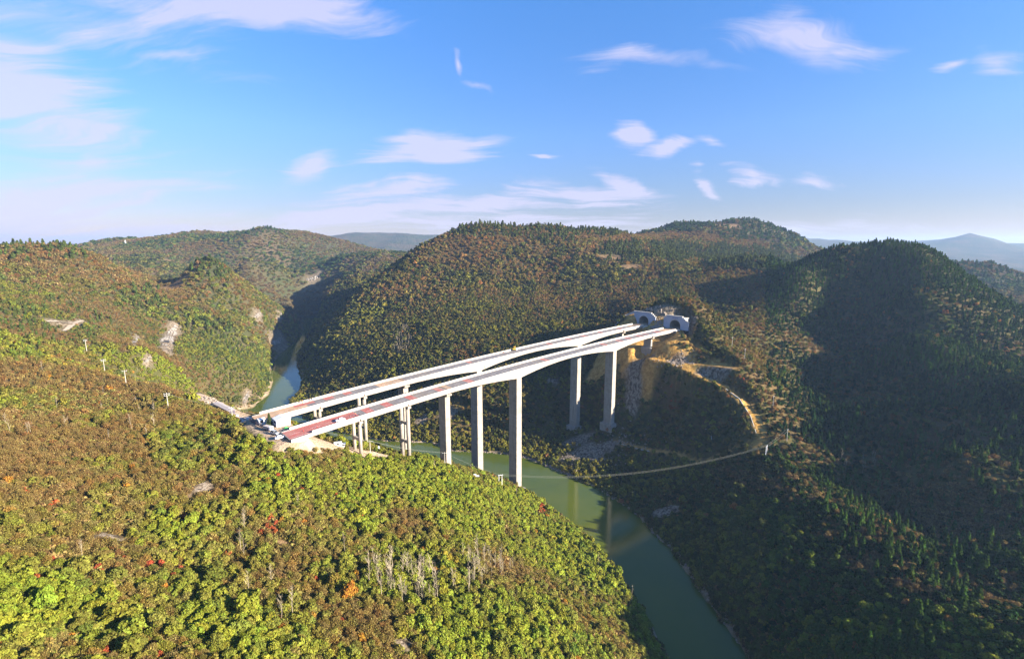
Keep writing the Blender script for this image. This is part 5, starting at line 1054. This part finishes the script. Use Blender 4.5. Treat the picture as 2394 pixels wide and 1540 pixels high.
p = gpt(655, 1013, 206); car('white car half hidden by bushes left of the front viaduct start', p + Vector((0, 0, .2)), .6, M_carw)
p = gpt(642, 1003, 211); car('small silver van parked by the trees near the bridge head', p + Vector((0, 0, .2)), -.5, M_steel, None, True)
p = gpt(627, 1000, 216); t = thing('parked_truck', 'white light truck beside the end of the long dark shelter', 'truck', tuple(p + Vector((0, 0, .15))), -.5)
mb = MB(); mb.box((1.9, 0, .6), 1.5, 1.9, 1.55, 0, .92); mb.build('cab', M_carw, t, .06); mb = MB(); mb.box((-.7, 0, .75), 3.5, 2.0, 1.3); mb.build('cargo_box', M_roof, t); mb = MB(); mb.box((0, 0, .5), 5.0, .9, .2); mb.build('chassis', M_dark, t); mb = MB(); mb.box((2.62, 0, 1.35), .06, 1.5, .6); mb.build('windscreen', M_glass, t); wheelset(t, (-1.6, 1.7), .85, .38)
p = bl(-13, -42.8, -.08); t = thing('road_roller', 'yellow road roller by the far parapet of the rear viaduct', 'road roller', tuple(p), RB)
mb = MB(); mb.loft([[(-1.9, y, .7), (-1.9, y, 1.5), (-.3, y, 1.65), (-.2, y, 1.25), (1.3, y, 1.2), (1.3, y, .7)] for y in (-.7, .7)]); mb.build('body', M_yel, t, .05)
mb = MB(); mb.tube([(1.45, -.95, .68), (1.45, .95, .68)], .68, 24); mb.build('drum', M_steel, t)
for sg in (-1, 1): mb = MB(); mb.tube([(-1.2, sg * .72, .65), (-1.2, sg * .98, .65)], .65, 18); mb.build('wheel', M_rub, t)
mb = MB(); mb.box((-.1, 0, 2.75), 1.7, 1.6, .12); mb.build('canopy', M_yel, t, .02)
for x in (-.85, .6):
    for y in (-.65, .65): mb = MB(); mb.tube([(x, y, 1.2), (x, y, 2.76)], .05, 6); mb.build('canopy_post', M_yel, t)
mb = MB(); mb.box((-.1, 0, 1.4), .5, .55, .5); mb.build('seat', M_dark, t)
for k, (s, w_) in enumerate(((-21, -43.3), (-23.5, -43.5), (-19, -43.6))):
    p = bl(s, w_, -.08); mb = MB(); mb.box((0, 0, 0), .9, .3, .9, .2 * k, .7); o = mb.build('barrier', (M_carw, M_red, M_carw)[k]); o.location = p; tag(o, ('middle white', 'red', 'white')[k] + ' plastic barrier near the yellow roller' + ('', '', ', closest to it')[k], 'barrier', 'barriers on the rear viaduct')
# ---- rock faces standing in the slopes: ribbed slabs
M_cliff = bpy.data.materials.new('limestone'); M_cliff.use_nodes = True; nt = M_cliff.node_tree; b = nt.nodes['Principled BSDF']; g_ = N(nt, 'ShaderNodeNewGeometry'); mp = N(nt, 'ShaderNodeMapping'); mp.inputs['Scale'].default_value = (.45, .45, .07); nt.links.new(g_.outputs['Position'], mp.inputs[0]); t_ = N(nt, 'ShaderNodeTexNoise'); t_.inputs['Scale'].default_value = 1; t_.inputs['Detail'].default_value = 8; nt.links.new(mp.outputs[0], t_.inputs['Vector']); r_ = ramp(nt, [(.36, (.07, .06, .045)), (.46, (.19, .165, .135)), (.6, (.33, .30, .26))]); nt.links.new(t_.outputs[0], r_.inputs[0]); nt.links.new(r_.outputs[0], b.inputs['Base Color']); b.inputs['Roughness'].default_value = .95
for k, (x, y, wpx, hpx, lab, cave) in enumerate(OUTC):
    c0 = hit(x, y); sc_ = c0.y / 1150; t = thing('rock_cliff' if cave else 'rock_outcrop', lab, 'cliff' if cave else 'rock', tuple(c0), 0, None if cave else 'rock outcrops on the left hills')
    nx_, ny_ = 22, 20; v = []; out_dir = Vector((-c0.x * .3 + 60, -c0.y, 0)).normalized()
    for j in range(ny_ + 1):
        for i in range(nx_ + 1):
            a, b_ = i / nx_ * 2 - 1, j / ny_ * 2 - 1; wv_f = 1 - .32 * b_ + .22 * math.sin(b_ * 7 + k) ; hv_f = 1 + .25 * math.sin(a * 9 + k * 2) - .3 * abs(a)
            qx = x + a * wpx * .36 * wv_f * (1 - .25 * b_ * b_) + b_ * wpx * .34; qy = y - b_ * hpx * .46 * hv_f
            p = hit(qx, qy) - c0; e = max(abs(a), abs(b_)); rise = (1 - e ** 5) * sc_ * (2.6 + 2.2 * math.sin(a * 13 + 1.6 * math.sin(b_ * 5)) + 2 * mnoise.noise(Vector((a * 4, b_ * 3, k)))) ; p += out_dir * rise * .7 + Vector((0, 0, rise * .35 + .1)); v.append(tuple(p))
    f = [(j * (nx_ + 1) + i, j * (nx_ + 1) + i + 1, (j + 1) * (nx_ + 1) + i + 1, (j + 1) * (nx_ + 1) + i) for j in range(ny_) for i in range(nx_)]; n0 = len(v)
    v += [(q[0] - out_dir.x * 3 * sc_, q[1] - out_dir.y * 3 * sc_, q[2] - 4 * sc_) for q in v]; f += [tuple(q + n0 for q in f_)[::-1] for f_ in f]
    rim = [i for i in range(nx_ + 1)] + [j * (nx_ + 1) + nx_ for j in range(1, ny_ + 1)] + [ny_ * (nx_ + 1) + i for i in range(nx_ - 1, -1, -1)] + [j * (nx_ + 1) for j in range(ny_ - 1, 0, -1)]
    f += [(rim[q], rim[q - 1], rim[q - 1] + n0, rim[q] + n0) for q in range(len(rim))]
    mb = MB(); mb.v = v; mb.f = f; mb.build('rock_face', M_cliff, t)
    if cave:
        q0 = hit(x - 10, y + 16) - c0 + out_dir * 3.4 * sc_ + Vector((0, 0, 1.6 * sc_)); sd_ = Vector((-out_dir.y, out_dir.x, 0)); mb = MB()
        mb.loft([[q0 + out_dir * yy + sd_ * (7 * sc_ * math.cos(w_ * math.pi / 8)) + Vector((0, 0, 3.2 * sc_ * math.sin(w_ * math.pi / 8))) for w_ in range(16)] for yy in (.6, -4 * sc_)]); mb.build('cave_shade_plug', M_dark, t)  # solid dark plug; the cave's shade is put into its colour
mb = MB()
for q in PATH_P:
    v = []; 
    for i, p in enumerate(q):
        d = q[min(i + 1, len(q) - 1)] - q[max(i - 1, 0)]; d.z = 0; d.normalize(); s_ = Vector((-d.y, d.x, 0)) * 1.7; v += [Vector(((p + s_).x, (p + s_).y, max(H((p + s_).x, (p + s_).y), p.z) + .35)), Vector(((p - s_).x, (p - s_).y, max(H((p - s_).x, (p - s_).y), p.z) + .35))]
    mb.add(v, [(2 * i, 2 * i + 2, 2 * i + 3, 2 * i + 1) for i in range(len(q) - 1)])
tag(mb.build('path', pmat('pale_gravel', (.34, .27, .20), .95, .2, .6)), 'pale forked path on the left hillside', 'path', None, 'structure')
# ---- people: one skinned body each, with clothing as parts
M_skin = pmat('skin', (.45, .27, .19), .7, .05); M_hair = pmat('hair', (.02, .018, .015), .8, .1)
def person(label, p, rz, shirt, pants, pose=0, group=None, hat=None):
    t = thing('person', label, 'person', tuple(p), rz, group)
    def skin(name, vs_, es, rad, mat, root=0):
        me_ = bpy.data.meshes.new(name); me_.from_pydata(vs_, es, []); me_.update(); o = link(name, me_, t); me_.materials.append(mat)
        md = o.modifiers.new('skin', 'SKIN'); me_.skin_vertices[0].data[root].use_root = True
        for i, r_ in enumerate(rad): me_.skin_vertices[0].data[i].radius = (r_, r_)
        o.modifiers.new('sub', 'SUBSURF').levels = 1; return o
    st_ = (.16 if pose == 1 else .05); bd = (.28 if pose == 2 else 0)
    V = [(0, 0, .92), (bd * .3, 0, 1.15), (bd * .7, 0, 1.38), (bd, 0, 1.50), (bd * 1.1, 0, 1.62), (bd * 1.12 + .01, 0, 1.72),
         (0, .1, .88), (st_, .11, .5), (st_ * 1.2 - .05, .11, .08), (st_ * 1.2 + .12, .12, .03), (0, -.1, .88), (-st_ + .05, -.11, .5), (-st_ * 1.3, -.11, .08), (-st_ * 1.3 + .16, -.12, .03),
         (bd * .75, .2, 1.40), (bd * .9 - .02, .26, 1.12), (bd + .14, .25, .9), (bd + .19, .24, .82), (bd * .75, -.2, 1.40), (bd * .9 - .02, -.26, 1.12), (bd + .16, -.25, .92), (bd + .21, -.24, .84)]
    Ed = [(0, 1), (1, 2), (2, 3), (3, 4), (4, 5), (0, 6), (6, 7), (7, 8), (8, 9), (0, 10), (10, 11), (11, 12), (12, 13), (2, 14), (14, 15), (15, 16), (16, 17), (2, 18), (18, 19), (19, 20), (20, 21)]
    Rd = [.14, .13, .15, .06, .095, .08, .10, .065, .04, .04, .10, .065, .04, .04, .065, .045, .032, .04, .065, .045, .032, .04]
    skin('body', V, Ed, Rd, M_skin)
    skin('shirt', [V[i] for i in (0, 1, 2, 14, 15, 18, 19)], [(0, 1), (1, 2), (2, 3), (3, 4), (2, 5), (5, 6)], [.165, .155, .175, .085, .062, .085, .062], shirt)
    skin('trousers', [V[i] for i in (0, 6, 7, 8, 10, 11, 12)], [(0, 1), (1, 2), (2, 3), (0, 4), (4, 5), (5, 6)], [.155, .118, .083, .062, .118, .083, .062], pants)
    mb = MB(); h_ = V[5]; mb.tube([(h_[0], 0, 1.66), (h_[0], 0, 1.74), (h_[0], 0, 1.80)], [.115, .115, .05], 10); mb.build('helmet' if hat else 'hair', hat or M_hair, t, 0, True)
    return t
M_dkc = pmat('dark_cloth', (.03, .03, .045), .9, .1); M_orc = pmat('orange_cloth', (.70, .16, .03), .8, .05); M_redc = pmat('red_cloth', (.40, .04, .03), .9, .1); M_bl = pmat('blue_cloth', (.05, .08, .2), .9, .1)
for s, w_, a, sh, pa_, po, hat, lab in ((-164.2, -4.2, .3, M_redc, M_dkc, 1, None, 'person in a dark red top walking ahead of the white car'), (-161.3, -3.5, 1.2, M_redc, M_dkc, 0, M_yel, 'person in a red top and yellow helmet near the near parapet'), (-159.6, -3.2, 2.2, M_dkc, M_dkc, 0, None, 'person in dark clothes farthest along from the white car'),
                                         (-172.6, -43.6, .5, M_orc, M_orc, 0, M_orc, 'person in bright orange working on the rear viaduct'), (-174.0, -43.2, 1.4, M_dkc, M_dkc, 2, None, 'person in dark clothes bending beside the orange-clad worker'), (-167.2, -43.8, 2.4, M_dkc, M_bl, 0, None, 'person in dark clothes standing at the rear viaduct far parapet'), (-168.6, -43.4, 1.4, M_dkc, M_dkc, 2, None, 'person crouching over the rear viaduct gutter')):
    person(lab, bl(s, w_, -.09), RB + a, sh, pa_, po, 'workers on the viaducts', hat)
for s, w_, sh, lab in ((-187.3, -19.5, M_redc, 'person in red by the white hut'), (-185.8, -16.0, M_dkc, 'person in dark clothes between the hut and the front viaduct')):
    p = bl(s, w_); p.z = H(p.x, p.y) - .15; person(lab, p, .4, sh, M_dkc, 0, 'people at the bridge head', None)
for k, (s, w_, lab) in enumerate(((-180.4, -4.5, 'dark traffic cone on the red paving behind the white car'), (-186.6, -5.2, 'dark traffic cone at the start of the front viaduct'))):
    p = bl(s, w_, -.08); t = thing('traffic_cone', lab, 'cone', tuple(p), 0, 'cones on the front viaduct'); mb = MB(); mb.tube([(0, 0, .03), (0, 0, .7)], [.2, .04], 12); mb.build('body', M_redc, t); mb = MB(); mb.box((0, 0, 0), .45, .45, .04); mb.build('base', M_rub, t)
p = bl(-189.8, -18.5); p.z = H(p.x, p.y) - .12; mb = MB(); mb.loft([[(1.3 * math.cos(a) * k, .9 * math.sin(a) * k, z_) for a in [q * .785 for q in range(8)]] for k, z_ in ((1, 0), (.75, .45), (.2, .75))]); o = mb.build('green_tarpaulin', pmat('green_sheet', (.10, .45, .12), .6, .1)); o.location = p; tag(o, 'bright green tarpaulin heap between hut and front viaduct', 'tarpaulin')
# ---- boulders and shore stones (countless): one mass
rb = MB(); rs = np.random.default_rng(5)
def stones(n_, f_, smin, smax):
    for _ in range(n_):
        x, y = f_(); s_ = rs.uniform(smin, smax); g_ = H(x, y); rz = rs.uniform(0, 3); k = [(rs.uniform(.6, 1.1)) for _ in range(12)]
        v = [(x + s_ * k[i] * math.cos(rz + i * math.pi / 3), y + s_ * k[i] * math.sin(rz + i * math.pi / 3), g_ - s_ * .4) for i in range(6)] + [(x + .6 * s_ * k[i + 6] * math.cos(rz + .4 + i * math.pi / 3), y + .6 * s_ * k[i + 6] * math.sin(rz + .4 + i * math.pi / 3), g_ + s_ * .55) for i in range(6)]
        b_ = len(rb.v); rb.v += v; rb.f += [(b_ + i, b_ + (i + 1) % 6, b_ + 6 + (i + 1) % 6, b_ + 6 + i) for i in range(6)] + [tuple(b_ + 6 + i for i in range(6))]
sh = [q for q in right_bank if 140 < q[1] < 410]
def on_shore():
    i = rs.integers(0, len(sh) - 1); t_ = rs.uniform(); return sh[i][0] * (1 - t_) + sh[i + 1][0] * t_ + rs.uniform(-.3, 2.6), sh[i][1] * (1 - t_) + sh[i + 1][1] * t_ + rs.uniform(-.3, 2.6)
stones(700, on_shore, .25, .8)
def at_rubble():
    c = (1385, 1075, 358) if rs.uniform() < .7 else (1470, 1040, 366); p = at(*c); return p[0] + rs.normal(0, 13), p[1] + rs.normal(0, 9)
stones(420, at_rubble, .3, 1.1)
stones(160, lambda: (lambda p: (p[0] + rs.normal(0, 7), p[1] + rs.normal(0, 3)))(at(1585, 868, 390)), .3, 1.0)
stones(150, lambda: (lambda p: (p[0] + rs.normal(0, 5), p[1] + rs.normal(0, 4)))(at(490, 940, 266)), .3, 1.0)
stones(120, lambda: (lambda p: (p.x + rs.normal(0, 3), p.y + rs.normal(0, 3)))(bl(141 + rs.uniform(0, 6), -23)), .4, 1.5)
tag(rb.build('loose_stones', M_stone), 'pale loose stones along the river edge and on the cut slopes', 'stones', None, 'stuff')
# ---- stone-edged parapet of the pier base road and low walls on the lower track
for pts, lab in (([(1451, 1040, 363), (1480, 1047, 354), (1518, 1055, 345)], 'low pale kerb wall along the pier base road'), ([(1692, 905, 354), (1728, 934, 343), (1755, 972, 329), (1768, 1006, 316)], 'low stone edge on the outer side of the descending track'), ([(1650, 990, 339), (1662, 1010, 333), (1664, 1030, 327)], 'short pale wall in the shaded hollow between the tracks')):
    wall_line('kerb_wall', lab, 'low wall', [tuple(gpt(*q)) for q in pts], .55, .35, M_white)

# ------------------------------------------------------------------ haze: the air between here and the far hills
hz = bpy.data.materials.new('haze'); hz.use_nodes = True; nt = hz.node_tree; nt.nodes.clear(); o = N(nt, 'ShaderNodeOutputMaterial'); pv = N(nt, 'ShaderNodeVolumePrincipled')
pv.inputs['Color'].default_value = (.44, .66, 1.0, 1); pv.inputs['Density'].default_value = HAZE; pv.inputs['Anisotropy'].default_value = .2; nt.links.new(pv.outputs[0], o.inputs['Volume'])
top_ = float(z.max()) + 30
mb = MB(); mb.box((0, 4200, float(zz.min()) - 1), 19000, 11600, top_ - float(zz.min()) + 1); tag(mb.build('haze', hz), 'thin blue haze filling the valley air', 'haze', None, 'stuff')
